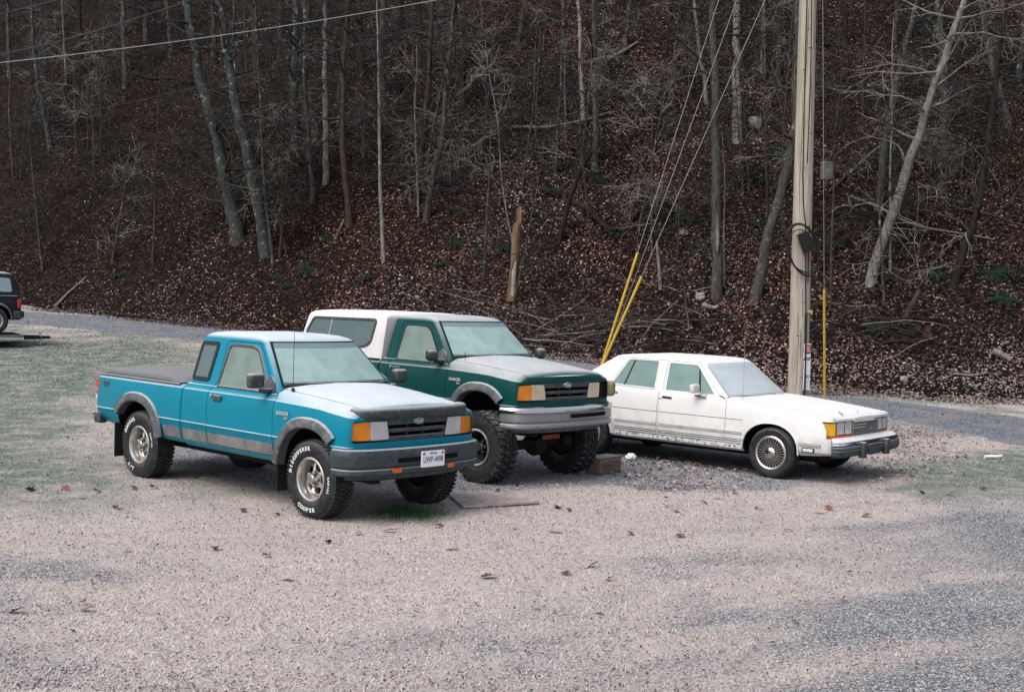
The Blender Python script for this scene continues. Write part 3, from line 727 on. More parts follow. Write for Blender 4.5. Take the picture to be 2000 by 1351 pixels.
        wp = round_poly([(XR - .20, 1.655), (XE + .33, 1.640), (XE + .21, 1.45), (XE + .24, 1.31), (XR - .42, 1.285), (XR - .26, 1.34)], [.05, .05, .04, .08, .12, .12])
        for sg in (-1, 1):
            mb = MB().ring(offset_poly(wp, .012), offset_poly(wp, -.02), side_fn(tz, sg), -.004, .014); wo = mb.build('shell_window', MT['plastic'], to)
            mb = MB(); mb.prism(offset_poly(wp, -.018), side_fn(tz, sg), -.004, .005); mb.build('pane', MT['glass_dark'], wo)
            mb = MB(); f = side_fn(tz, sg); xx = XE + .70; mb.prism([(xx - .008, 1.30), (xx + .008, 1.30), (xx + .058, 1.63), (xx + .042, 1.63)], f, 0, .012); mb.prism([(XE + .35, 1.628), (XR - .25, 1.640), (XR - .25, 1.648), (XE + .35, 1.636)], f, 0, .009); mb.build('mullion', MT['dull_chrome'], wo)
        mb = MB(); mb.prism(round_poly([(-.58, 1.22), (.58, 1.22), (.52, 1.60), (-.52, 1.60)], .06), lambda u, v, t: (XE + .03 + (v - 1.2) * .29 + t, u, v), .01, -.012); mb.build('shell_rear_door', MT['glass_dark'], to)
        for sg in (-1, 1): MB().box(((XR + XE) / 2, sg * .822, 1.150), (abs(XE - XR) - .10, .03, .014)).build('shell_rail', MT['seal'], to)
    # wheels
    R = p['R']
    for x, lets in ((0, p.get('letF')), (XA, p.get('letR'))):
        for sg in (-1, 1):
            make_wheel(root, x, sg * p['wy'], R - .004, R, p['tw'], p['rr'], p['wheel'], lets if sg < 0 else p.get('letF'), sg > 0)
    return root
def flare_mb(xc, zc, rx, rz, sg, rear, z_back, z_front):
    """wide plastic arch; cross-section runs from the body out and back into the well"""
    n = 30
    rows = []
    def P(a, ex):
        c, s = math.cos(a), math.sin(a); return (xc + (rx + ex) * math.copysign(abs(c) ** .85, c), zc + (rz + ex) * abs(s) ** .85)
    ang = lambda z: math.asin(min(1, (max(0, z - zc) / (rz + .05)) ** (1 / .85)))
    front_a, back_a = (ang(z_front), ang(z_back)) if not rear else (ang(z_back), ang(z_front))
    A = np.linspace(front_a, math.pi - back_a, n)
    sec = ((.100, .866), (.085, .889), (.04, .902), (.006, .906), (-.008, .898), (-.010, .80))
    for a in A: rows.append([(P(a, e)[0], sg * y, P(a, e)[1]) for e, y in sec])
    return MB().grid(rows)
# ------------------------------------------------------------------ full-size sedan
def sedan(name):
    root = empty(name); paint = MT['white']; FA, RA = 1.4515, -1.4515
    def part(mb, nm, mt, par=root, sharp=35): return mb.build(nm, mt, par, sharp)
    def low(x):
        zb = np.interp(x, [-2.8, -1.9, -1.0, 1.0, 1.95, 2.2], [.42, .33, .30, .30, .33, .36])
        return [(0, zb), (.66, zb), (.86, zb + .012), (.898, zb + .045), (.910, .40), (.920, .44), (.930, .50), (.934, .555), (.928, .61), (.925, .72), (.914, .84)]
    st = []
    for x in (2.262, 2.245, 2.21, 2.08, 1.8, 1.4515, 1.1, .80, .70):
        t = (x - .70) / 1.5; zt = np.interp(x, [.70, 1.2, 1.7, 2.08, 2.21, 2.245, 2.262], [.975, .946, .898, .858, .846, .840, .824])
        ins = np.interp(x, [1.5, 2.08, 2.17, 2.21, 2.245, 2.262], [0, .010, .015, .032, .055, .075]); S = []
        for y, z in low(x):
            if z > .62: z = .62 + (z - .62) * (zt - .62) / .36
            S.append((y - (ins if y > .3 else 0), z))
        S += [(.904 - ins, zt - .030), (.893 - ins, zt - .006), (.85 - ins, zt + .002), (.45, zt + .012), (0, zt + .016)]; st.append((x, S))
    for x in (.65, 0, -.6, -1.1): st.append((x, low(x) + [(.904, .950), (.892, .984), (.85, .996), (.45, 1.0), (0, 1.0)]))
    for x in (-1.4515, -1.8, -2.3, -2.6, -2.72, -2.76):
        zt = np.interp(x, [-2.76, -2.72, -2.6, -1.8, -1.4], [.93, .955, .965, .992, .998]); ins = np.interp(x, [-2.76, -2.72, -2.5, -1.5], [.06, .04, .02, 0]); S = []
        for y, z in low(x): S.append((y - (ins if y > .3 else 0), z))
        S += [(.893 - ins, zt - .045), (.862 - ins, zt - .012), (.79, zt), (.45, zt + .01), (0, zt + .012)]; st.append((x, S))
    lowb = weld(half_loft(st, .05).build('body', paint, sharp=None))
    wz = lambda z: .802 - (z - 1.0) * .372; lv = []
    for z, xf, xr in ((.88, .90, -1.90), (.95, .86, -1.86), (1.0, .80, -1.80), (1.20, .575, -1.53), (1.39, .365, -1.22)): lv.append((z, xf, xr, wz(z), .085, .034))
    w = wz(1.39); lv += [(1.420, .315, -1.17, w - .014, .09, .035), (1.441, .25, -1.11, w - .050, .08, .035), (1.455, .08, -.98, w - .14, .06, .035), (1.464, -.12, -.80, w - .28, .04, .035)]
    gh = weld(greenhouse(lv).build('gh', paint, sharp=None)); body = boolean(lowb, gh, 'UNION'); body.parent = root
    for xa in (FA, RA):
        for sg in (-1, 1): boolean(body, y_cutter(arch_poly(xa, .345, .395, .362, .1, 18, .9), sg * .50, sg * 1.2, MT['well']))
    mb = MB(); mb.prism([(-.895, .585), (.895, .585), (.888, .792), (-.888, .792)], lambda u, v, t: (t, u, v), 2.15, 2.6); boolean(body, mb.build('cut', MT['seal'], sharp=None))
    hp = [(.735, -.845), (.735, .845), (2.20, .80), (2.4, .77), (2.4, -.77), (2.20, -.80)]
    def zcut(poly): mb = MB(); mb.prism(poly, lambda u, v, t: (u, v, t), .805, 1.3); return mb.build('cut', MT['seal'], sharp=None)
    hood = dup(body); hood.name = 'hood'; hood.data.name = 'hood'; boolean(hood, zcut(offset_poly(hp, -.009)), 'INTERSECT'); boolean(body, zcut(hp)); hood.parent = root
    fd = [(.792, .355), (.792, .955), (.62, 1.005), (.225, 1.402), (-.285, 1.408), (-.262, 1.0), (-.262, .355)]
    rd = [(-.278, .355), (-.278, 1.0), (-.300, 1.408), (-.935, 1.408), (-1.175, 1.035), (-1.175, .84), (-1.05, .66), (-1.0, .50), (-.985, .355)]
    doors = []
    for sg in (-1, 1):
        for nm, poly in (('front', fd), ('rear', rd)): doors.append((sg, nm, cut_panel(body, poly, sg * .52, sg * 1.2, .004, 'door', paint, root)))
    for o in (body, hood): finish_obj(o)
    for _, _, d in doors: finish_obj(d)
    def wgrid(z0, z1, mar, off, nz=6, nu=14):
        G = []
        for z in np.linspace(z0, z1, nz):
            xc = np.interp(z, [.95, 1.0, 1.20, 1.39, 1.415], [.86, .80, .575, .365, .31]); ww = wz(z) - .03 - mar; row = []
            for u in np.linspace(-1, 1, nu):
                uu = u * ww / (wz(z) - .03); row.append((xc - .085 * uu * uu + off * .72, u * ww, z + off * .7))
            G.append(row)
        return MB().grid(G)
    part(wgrid(.985, 1.398, .004, .004), 'windshield_seal', MT['dull_chrome']); ws = part(wgrid(1.0, 1.385, .028, .008), 'windshield', MT['glass_white']); wgrid(1.335, 1.386, .027, .010).build('tint_band', MT['glass_white'], ws)
    mb = MB(); G = [[(np.interp(z, [1.0, 1.20, 1.39], [-1.80, -1.53, -1.22]) - .008, u * (wz(z) - .16), z + .005) for u in np.linspace(-1, 1, 8)] for z in np.linspace(1.02, 1.37, 4)]; mb.grid(G); part(mb, 'rear_window', MT['glass_white'])
    for sg, nm, d in doors:
        f = side_fn(wz, sg)
        if nm == 'front':
            P = [(.545, 1.008), (.198, 1.368), (-.247, 1.374), (-.222, 1.012)]; div = [(.335, 1.010), (.300, 1.010), (.225, 1.345), (.255, 1.312)]
        else:
            P = [(-.412, 1.022), (-.434, 1.386), (-.918, 1.383), (-1.115, 1.044)]; div = [(-.905, 1.035), (-.928, 1.035), (-.838, 1.384), (-.815, 1.384)]
        P = round_poly(P, .018, 3)
        MB().ring(offset_poly(P, .020), P, f, -.004, .010).build('window_trim', MT['dull_chrome'], d)
        mb = MB(); mb.prism(P, f, -.006, .004); wo = mb.build('window', MT['glass_teal'], d)
        MB().prism(div, f, 0, .010).build('window_divider', MT['seal'], wo)
        x = -.10 if nm == 'front' else -.90
        if nm == 'front':
            mb = MB().rbox((-.125, sg * .912, .925), (.155, .020, .032), .008); ho = mb.build('handle', MT['chrome'], d); MB().rbox((-.125, sg * .908, .913), (.15, .015, .02), .004).build('handle_recess', MT['seal'], ho)
            MB().rbox((-.235, sg * .905, .898), (.05, .012, .026), .003).build('lock', MT['strip'], d)
            mb = MB(); mb.rbox((.40, sg * .90, .985), (.16, .10, .022), .008); mb.tube([(.42, sg * .88, .99), (.36, sg * .95, 1.06)], .014, 8); mo = mb.build('mirror', MT['chrome'], d)
            MB().rbox((.345, sg * .985, 1.075), (.075, .155, .115), .014).build('mirror_housing', MT['topper'], mo); MB().rbox((.305, sg * .985, 1.075), (.006, .13, .09), .002, 1).build('mirror_glass', MT['glass_dark'], mo)
        else:
            MB().rbox((-1.02, sg * .905, .925), (.155, .020, .030), .008).build('handle', MT['chrome'], d)
    # trim along the sides: stripe, rub strip, dark grooves, rocker
    def strip(nm, mt, x0, x1, ya, za, h, t, par=root, slope=0.0):
        for sg in (-1, 1): part(MB().box(((x0 + x1) / 2, sg * (ya + t / 2), za), (x1 - x0, t, h)), nm, mt, par)
    for x0, x1 in ((-.972, -.284), (-.256, .786), (.798, 1.05)):
        strip('pinstripe', MT['line'], x0 - (.12 if x0 < -.9 else 0), x1, .9235, .718, .007, .003)
        strip('rub_strip', MT['strip'], x0, x1, .931, .545, .036, .008); strip('trim_groove', MT['line'], x0, x1, .921, .462, .008, .004); strip('trim_groove', MT['line'], x0, x1, .918, .437, .009, .004)
    strip('rocker_panel', MT['rocker'], -.97, 1.04, .896, .372, .056, .020); strip('rocker_edge', MT['dull_chrome'], -.97, 1.04, .905, .411, .012, .014)
    strip('rub_strip', MT['strip'], 1.86, 2.15, .920, .498, .030, .016)
    for sg in (-1, 1):
        mb = MB().rbox((1.985, sg * .925, .424), (.165, .012, .062), .004); o = part(mb, 'side_marker', MT['seal']); MB().rbox((1.985, sg * .931, .424), (.135, .008, .040), .004).build('marker_lens', MT['lens'], o)
        A = arch_poly(FA, .345, .395, .362, .34, 24, .9)[:-2]
        mb = MB(); G = [[(FA + (u - FA) * k, sg * y, .345 + (v - .345) * k) for k, y in ((1.0, .90), (1.0, .938), (1.035, .938), (1.04, .925))] for u, v in A]; mb.grid(G); part(mb, 'arch_lip', MT['white'])
    # front: grille, lamps
    fx = lambda u, v, t: (t - .10 * u * u, u, v)
    mb = MB(); gp = [(-.378, .590), (.378, .590), (.378, .784), (-.378, .784)]; mb.ring(gp, offset_poly(gp, -.012), fx, 2.240, 2.332); go = part(mb, 'grille', MT['chrome'])
    mb = MB()
    for k in range(26):
        y = -.36 + .72 * k / 25; mb.prism([(y - .005, .598), (y + .005, .598), (y + .005, .772), (y - .005, .772)], fx, 2.250, 2.315)
    for k in range(9):
        z = .605 + .145 * k / 8; mb.prism([(-.365, z - .003), (.365, z - .003), (.365, z + .003), (-.365, z + .003)], fx, 2.250, 2.312)
    mb.build('grille_bars', MT['grille_grey'], go)
    mb = MB(); mb.prism([(-.37, .595), (.37, .595), (.37, .76), (-.37, .76)], fx, 2.240, 2.265); mb.build('grille_backing', MT['plastic'], go)
    mb = MB()
    for z, a, b in ((.738, -.36, .02), (.700, -.36, -.02)): mb.prism([(a, z - .004), (b, z - .004), (b, z + .004), (a, z + .004)], fx, 2.300, 2.322)
    mb.build('grille_brightwork', MT['chrome'], go)
    mb = MB(); mb.prism(round_poly([(-.37, .774), (.20, .774), (.20, .812), (-.37, .812)], .01), fx, 2.280, 2.345); part(mb, 'grille_header', MT['chrome'])
    el = [(.14 + .04 * math.cos(t), .672 + .022 * math.sin(t)) for t in np.linspace(0, 2 * math.pi, 21)[:-1]]
    mb = MB(); mb.prism(el, fx, 2.310, 2.326); eo = mb.build('oval_emblem', MT['chrome'], go); mb = MB(); mb.prism([(.14 + (u - .14) * .8, .672 + (v - .672) * .75) for u, v in el], fx, 2.320, 2.329); mb.build('emblem_field', MT['oval'], go)
    for sg in (-1, 1):
        mb = MB(); B = [(sg * .385, .622), (sg * .755, .622), (sg * .755, .782), (sg * .385, .782)]; mb.prism(B, fx, 2.240, 2.305); ho = part(mb, 'headlight', MT['dull_chrome'])
        for a, b in ((.405, .555), (.585, .735)):
            mb = MB(); mb.prism(round_poly([(sg * a, .640), (sg * b, .640), (sg * b, .770), (sg * a, .770)], .012), fx, 2.290, 2.322); mb.build('lamp_lens', MT['lens'], ho)
            mb = MB(); q = round_poly([(sg * a, .640), (sg * b, .640), (sg * b, .770), (sg * a, .770)], .012); mb.ring(offset_poly(q, .008), q, fx, 2.290, 2.328); mb.build('lamp_bezel', MT['chrome'], ho)
        f2 = lambda u, v, t: (t - .10 * u * u - 1.25 * max(0, abs(u) - .82), u, v)
        mb = MB(); mb.prism([(sg * .765, .622), (sg * .82, .622), (sg * .896, .622), (sg * .878, .774), (sg * .82, .778), (sg * .765, .782)], f2, 2.255, 2.325); co = mb.build('corner_lamp', MT['yellow_lens'], ho)
        mb = MB(); mb.prism([(sg * .385, .588), (sg * .82, .588), (sg * .903, .588), (sg * .903, .616), (sg * .82, .616), (sg * .385, .616)], f2, 2.255, 2.325); mb.build('turn_lamp', MT['orange'], ho)
    # bumper
    pth = [(2.20, -.925), (2.315, -.925), (2.365, -.892), (2.39, -.80), (2.405, -.5), (2.41, 0)]; pth += [(x, -y) for x, y in pth[-2::-1]]
    bo = part(sweep(pth[1:-1], [(-.10, .53), (.0, .545), (.02, .535), (.024, .515), (-.02, .505), (-.10, .505)]), 'front_bumper', MT['chrome'])
    sweep(pth[1:-1], [(-.10, .504), (-.02, .504), (.028, .492), (.040, .47), (.030, .455), (.040, .44), (.034, .39), (.0, .362), (-.10, .362)]).build('rubber_face', MT['bumper'], bo)
    sweep(pth[1:-1], [(-.14, .590), (-.06, .590), (-.04, .575), (.0, .547), (-.14, .547)]).build('filler_panel', paint, bo)
    for y in (-.35, .35):
        mb = MB(); mb.rbox((2.45, y, .435), (.085, .085, .20), .014); mb.build('bumper_guard', MT['plastic'], bo)
    mb = MB().rbox((2.456, -.02, .43), (.016, .31, .14), .006); mb.build('plate_bracket', MT['bumper'], bo)
    pr = [(-2.70, -.92), (-2.84, -.90), (-2.90, -.80), (-2.93, -.4), (-2.935, 0)]; pr += [(x, -y) for x, y in pr[-2::-1]]
    ro = part(sweep(pr, [(-.12, .545), (.0, .545), (.02, .53), (.02, .505), (-.12, .505)]), 'rear_bumper', MT['chrome']); sweep(pr, [(-.12, .504), (.03, .492), (.036, .44), (.030, .38), (-.12, .372)]).build('rubber_face', MT['bumper'], ro)
    for sg in (-1, 1): part(MB().rbox((-2.755, sg * .62, .77), (.05, .46, .17), .012), 'taillight', MT['red'])
    mb = MB().tube([(2.0, 0, .815), (2.0, 0, .86)], .006, 6); part(MB().tube([(2.20, 0.0, .83), (2.20, .0, .895)], .006, 6), 'hood_ornament', MT['chrome'])
    mb = MB().tube([(.93, -.73, .955), (.93, -.73, 1.0), (.93, -.73, 1.72)], [.006, .0035, .002], 5); part(mb, 'antenna', MT['dull_chrome'])
    for y0, y1 in ((-.08, -.62), (.56, .04)):
        mb = MB().tube([(.84, y0, .985), (.80, (y0 + y1) / 2, 1.005), (.78, y1, 1.015)], .008, 5); part(mb, 'wiper', MT['topper'])
    mb = MB(); mb.box((-.2, 0, .27), (4.2, .9, .10)); mb.box((-.2, 0, .31), (4.6, 1.30, .03)); mb.tube([(RA, -.75, .31), (RA, .75, .31)], .05, 8); part(mb, 'underbody', MT['under'])
    for xa in (FA, RA):
        for sg in (-1, 1): make_wheel(root, xa, sg * .79, .331, .335, .215, .205, 'wire', None, sg > 0)
    return root

# ------------------------------------------------------------------ dark sport-utility on a trailer
SRA = -1.55
def suv(name):
    root = empty(name); paint = MT['navy']; FA, RA = 1.30, SRA
    st = []
    for x in (2.15, 2.10, 1.9, 1.4, .9, .8, 0, -.8, -1.4, -1.9, -2.12, -2.2):
        hood = x > .75; zt = np.interp(x, [.9, 1.9, 2.10, 2.15], [1.06, .98, .94, .88]) if hood else 1.05; ins = np.interp(abs(x), [1.9, 2.1, 2.2], [0, .04, .10])
        S = [(0, .38), (.60, .38), (.80, .40), (.86, .50), (.885, .62), (.89, .72), (.885, .85), (.86, zt - .05), (.80, zt), (.5, zt + .015), (0, zt + .02)]
        st.append((x, [(y - (ins if y > .3 else 0), min(z, zt + .02)) for y, z in S]))
    low = weld(half_loft(st, .05, .03).build('body', paint, sharp=None)); wz = lambda z: .86 - (z - 1.0) * .30; lv = []
    for z, xf, xr in ((.95, .98, -2.16), (1.05, .92, -2.17), (1.30, .66, -2.12), (1.56, .38, -2.02)): lv.append((z, xf, xr, wz(z), .09, .06))
    w = wz(1.56); lv += [(1.60, .30, -1.97, w - .03, .09, .06), (1.635, .12, -1.84, w - .10, .08, .06), (1.655, -.1, -1.6, w - .22, .06, .05)]
    gh = weld(greenhouse(lv).build('gh', paint, sharp=None)); body = boolean(low, gh, 'UNION'); body.parent = root
    for xa in (FA, RA):
        for sg in (-1, 1): boolean(body, y_cutter(arch_poly(xa, .38, .40, .40, .1), sg * .5, sg * 1.2, MT['well']))
    finish_obj(body)
    for sg in (-1, 1):
        f = side_fn(wz, sg)
        for P in ([(-1.98, 1.12), (-1.93, 1.48), (-1.30, 1.50), (-1.32, 1.12)], [(-1.20, 1.12), (-1.18, 1.50), (-.42, 1.51), (-.42, 1.12)], [(-.32, 1.12), (-.32, 1.51), (.24, 1.50), (.62, 1.12)]):
            P = round_poly(P, .06); o = MB().ring(offset_poly(P, .02), P, f, -.004, .008).build('side_window', MT['seal'], root); mb = MB(); mb.prism(P, f, -.004, .004); mb.build('pane', MT['band'], o)
        MB().box((-.3, sg * .888, 1.02), (3.6, .012, .012)).build('belt_line', MT['dull_chrome'], root)
        MB().rbox((-2.14, sg * .78, .83), (.10, .12, .28), .02).build('taillight', MT['red'], root)
        A = arch_poly(RA, .38, .40, .40, .36, 20)[:-2]; G = [[(RA + (u - RA) * k, sg * y, .38 + (v - .38) * k) for k, y in ((1.0, .86), (1.0, .915), (1.10, .915), (1.13, .885))] for u, v in A]; MB().grid(G).build('fender_flare', MT['plastic'], root)
        MB().rbox((.62, sg * .98, 1.16), (.10, .17, .13), .03).build('mirror', MT['plastic'], root)
    mb = MB(); G = [[(np.interp(z, [1.05, 1.30, 1.56], [-2.17, -2.12, -2.02]) - .008, u * (wz(z) - .13), z) for u in np.linspace(-1, 1, 8)] for z in np.linspace(1.12, 1.50, 4)]; mb.grid(G).build('rear_window', MT['band'], root)
    mb = MB(); G = [[(np.interp(z, [1.05, 1.30, 1.56], [.92, .66, .38]) - .09 * u * u * .9 + .008, u * (wz(z) - .10), z + .006) for u in np.linspace(-1, 1, 8)] for z in np.linspace(1.08, 1.52, 4)]; mb.grid(G).build('windshield', MT['glass'], root)
    pr = [(-2.0, -.89), (-2.16, -.87), (-2.25, -.75), (-2.28, 0), (-2.25, .75), (-2.16, .87), (-2.0, .89)]; sweep(pr, [(-.1, .62), (.02, .62), (.03, .55), (.02, .44), (-.1, .43)]).build('rear_bumper', MT['plastic'], root)
    sweep([(-x, y) for x, y in pr], [(-.1, .62), (.02, .62), (.03, .55), (.02, .44), (-.1, .43)]).build('front_bumper', MT['plastic'], root)
    for xa in (FA, RA):
        for sg in (-1, 1): make_wheel(root, xa, sg * .77, .355, .36, .235, .215, 'suv', None, sg > 0)
    return root

def ground_mat(o, x, y, yaw):
    z = float(ground_z(x, y)); o.location = (x, y, z); o.rotation_euler = (0, 0, yaw)

BY, GY, WY = -.752, -.7764, -.6974
blue = pickup('pickup_truck', dict(lift=0.0, paint='blue', cab_rear=-2.235, tail=-4.10, rear_axle=-3.175, door_rear=-1.755, visor=True, quarter=True, mirror=(-.735, 1.30), mround=.035, lens='lens', chrome=False, plate=True, antenna=True,
    four=True, cladding=True, tonneau=True, shield=True, R=.388, tw=.262, rr=.205, wy=.70, wheel='alloy', letF=[('DISCOVERER', -.72, True, .052), ('COOPER', math.pi + .12, False, .054), ('RADIAL', 1.65, True, .034)], letR=[('COOPER', -.72, True, .054), ('A/T', math.pi + .50, False, .055), ('RADIAL', 1.3, True, .034)]))
ground_mat(blue, -2.5265 + 1.5875 * math.cos(BY), 13.8514 + 1.5875 * math.sin(BY), BY)
tag(blue, 'teal blue extended-cab pickup truck with black bed cover and white-lettered tyres', 'truck')
green = pickup('pickup_truck', dict(lift=.205, paint='green', cab_rear=-1.86, tail=-3.74, rear_axle=-2.795, door_rear=-1.755 + .05, mirror=(-.72, 1.27), mround=.06, lens='lens_old', chrome=True, lamp_loose=True, topper=True, R=.425, tw=.30, rr=.205, wy=.73, wheel='mud'))
ground_mat(green, .2232, 15.4355, GY)
tag(green, 'lifted dark green pickup truck with white camper shell and chunky mud tyres', 'truck')
white = sedan('sedan'); ground_mat(white, 2.8061, 17.5736, WY)
tag(white, 'white four-door sedan with boxy frost-covered roof and wire-look wheel covers', 'car')
tw_ = MB().tube([(2.10, -.35, .884), (2.15, -.42, .884), (2.195, -.45, .874), (2.235, -.50, .858)], [.004, .006, .006, .004], 5).build('twig', MT['line']); ground_mat(tw_, 2.8061, 17.5736, WY); tag(tw_, 'thin dark twig lying on the front of the white car hood', 'twig')
# ------------------------------------------------------------------ noise and regions
def vnoise(X, Y, sc, seed=0):
    x = np.asarray(X, float) * sc + seed * 17.13; y = np.asarray(Y, float) * sc + seed * 7.77; xi = np.floor(x).astype(np.int64); yi = np.floor(y).astype(np.int64); fx = x - xi; fy = y - yi; fx = fx * fx * (3 - 2 * fx); fy = fy * fy * (3 - 2 * fy)
    def h(i, j):
        n = (i * 374761393 + j * 668265263 + seed * 1442695041) & 0xffffffff; n = ((n ^ (n >> 13)) * 1274126177) & 0xffffffff; return ((n ^ (n >> 16)) & 0xffff) / 65535.0
    return (h(xi, yi) * (1 - fx) + h(xi + 1, yi) * fx) * (1 - fy) + (h(xi, yi + 1) * (1 - fx) + h(xi + 1, yi + 1) * fx) * fy
def fbm(X, Y, sc, seed=0, o=4):
    s = 0; a = .5
    for k in range(o): s = s + a * vnoise(X, Y, sc * 2 ** k, seed + k); a *= .5
    return s / (1 - .5 ** o)
def region(px): return [hit(*p).xy for p in px]
def inside(X, Y, poly):
    """signed distance, positive inside"""
    X = np.asarray(X, float); Y = np.asarray(Y, float); ins = np.zeros(X.shape, bool); dist = np.full(X.shape, 1e9); n = len(poly)
    for i in range(n):
        ax, ay = poly[i]; bx, by = poly[(i + 1) % n]
        c = ((ay > Y) != (by > Y)) & (X < (bx - ax) * (Y - ay) / (by - ay + 1e-12) + ax); ins ^= c
        t = np.clip(((X - ax) * (bx - ax) + (Y - ay) * (by - ay)) / ((bx - ax) ** 2 + (by - ay) ** 2 + 1e-12), 0, 1); dist = np.minimum(dist, np.hypot(X - ax - t * (bx - ax), Y - ay - t * (by - ay)))
    return np.where(ins, dist, -dist)
R_DRIVE = region([(780, 1500), (1000, 1340), (1330, 1225), (1480, 1130), (1650, 1080), (1750, 1015), (2000, 955), (2400, 925), (2400, 1500)])
R_PARK = region([(290, 905), (540, 955), (700, 948), (880, 955), (1040, 960), (1180, 948), (1330, 965), (1520, 960), (1660, 930), (1690, 890), (1500, 800), (1100, 760), (600, 760), (280, 840)])
R_LAWN = region([(-400, 652), (380, 664), (405, 705), (230, 770), (215, 900), (400, 950), (150, 985), (-400, 1010)])
R_LAWN2 = region([(1690, 935), (1770, 880), (1900, 872), (2300, 880), (2300, 975), (1850, 985), (1730, 960)])
R_PATCH = region([(700, 1004), (760, 986), (860, 992), (895, 1006), (850, 1022), (740, 1020)])
R_THIN = [region(p) for p in ([(1090, 1005), (1400, 1000), (1420, 1065), (1120, 1062)], [(30, 1060), (260, 1080), (330, 1351), (-300, 1400), (-300, 1060)], [(1480, 820), (2300, 900), (2300, 875), (1700, 800)], [(850, 1180), (1500, 1090), (1250, 1230), (900, 1330)])]
def masks(X, Y):
    n1 = fbm(X, Y, 1.1, 3); n2 = fbm(X, Y, 4.5, 11, 3); j = (n1 - .5) * 1.3 + (n2 - .5) * .9
    tr = fbm((X * .87 + Y * .5) * .3, (Y * .87 - X * .5) * 2.0, 1.0, 15, 3) - .5
    g = np.maximum(sstep(-.55, 1.1, inside(X, Y, R_DRIVE) * .55 + j * 1.1 + tr * 2.2), sstep(-.15, .3, inside(X, Y, R_PARK) + j * .5))
    for k, P in enumerate(R_THIN): g = np.maximum(g, sstep(.05, .75, inside(X, Y, P) * .6 + j * 1.2 - .1) * .8)
    gr = np.maximum(sstep(-.5, .9, inside(X, Y, R_LAWN) * .6 + j), sstep(-.3, .5, inside(X, Y, R_LAWN2) * .6 + j)); far = sstep(20, 24, Y); gr = np.maximum(gr, far * .75 * sstep(.35, .6, n1)); gr = gr * (1 - .7 * g)
    p = sstep(-.12, .22, inside(X, Y, R_PATCH) + j * .25)
    return g, gr, p

# ------------------------------------------------------------------ ground
q = NT('ground_cover', .95, .1); col = q.attr(); sp = q.n('SeparateColor'); q.l(col, sp.inputs[0])
pos = q.pos(); n_f = q.noise(38, 4, .65, pos); n_m = q.noise(7, 5, .6, pos); n_l = q.noise(.9, 4, .6, pos); n_x = q.noise(120, 2, .5, pos)
tan = q.mix(q.rng(n_m, .3, .7), (.41, .362, .332), (.325, .288, .266)); tan = q.mix(q.rng(n_l, .35, .65), tan, (.345, .305, .29)); tan = q.mix(q.rng(n_f, .52, .66, 0, .8), tan, (.085, .07, .063)); tan = q.mix(q.rng(n_x, .62, .75, 0, .5), tan, (.60, .55, .54))
grn = q.mix(q.rng(n_m, .3, .7), (.10, .138, .114), (.16, .185, .158)); grn = q.mix(q.rng(n_f, .54, .7, 0, .8), grn, (.035, .045, .035)); grn = q.mix(q.rng(n_x, .6, .75, 0, .5), grn, (.42, .46, .43))
st_c = q.voronoi(52, pos); st_d = q.voronoi(52, pos, 'Distance'); vv = q.n('SeparateColor'); q.l(st_c, vv.inputs[0])
grv = q.ramp(vv.outputs[0], [(0, (.11, .118, .13)), (.4, (.23, .24, .262)), (.75, (.34, .35, .375)), (1, (.55, .55, .56))]); grv = q.mix(q.rng(st_d, .35, .62), grv, (.09, .092, .10)); grv = q.mix(q.rng(n_l, .45, .7, 0, .35), grv, (.28, .24, .22))
br = q.mix(q.rng(n_f, .4, .65), (.04, .10, .035), (.05, .05, .03))
n_g = q.noise(2.3, 5, .7, pos); grn = q.mix(q.rng(q.noise(14, 4, .7, pos), .45, .62, 0, .6), grn, (.05, .06, .045)); c = q.mix(q.math('MULTIPLY', sp.outputs[1], q.rng(n_g, .34, .56, .25, 1.0)), tan, grn); c = q.mix(sp.outputs[0], c, grv); c = q.mix(sp.outputs[2], c, br); q.color(c)
q.bump(q.math('ADD', n_f, q.math('MULTIPLY', st_d, -.5)), .55, .02); MT['ground'] = q.m
xs = np.unique(np.concatenate([np.linspace(-400, -60, 12), np.linspace(-60, -16, 45), np.arange(-16, 14.01, .14), np.linspace(14, 60, 45), np.linspace(60, 400, 12)])); ys = np.unique(np.concatenate([np.linspace(-300, -10, 15), np.linspace(-10, 6.3, 30), np.arange(6.3, 27, .14), np.arange(27, 55, .35), np.linspace(55, 400, 25)]))
GX, GY_ = np.meshgrid(xs, ys, indexing='ij'); fine = sstep(45, 8, np.abs(GX))
mg, mgr, mp = masks(GX, GY_)
Z = ground_z(GX, GY_) + .010 * (fbm(GX, GY_, 2.2, 5, 3) - .5) * (mg < .5)
nx, ny = GX.shape; I = np.arange(nx * ny).reshape(nx, ny)
quads = np.stack([I[:-1, :-1], I[1:, :-1], I[1:, 1:], I[:-1, 1:]], -1).reshape(-1, 4)
ground = np_mesh('ground', np.stack([GX, GY_, Z], -1).reshape(-1, 3), quads, mat=MT['ground'], cols=np.stack([mg, mgr, mp], -1).reshape(-1, 3), smooth=True); tag(ground, kind='structure')

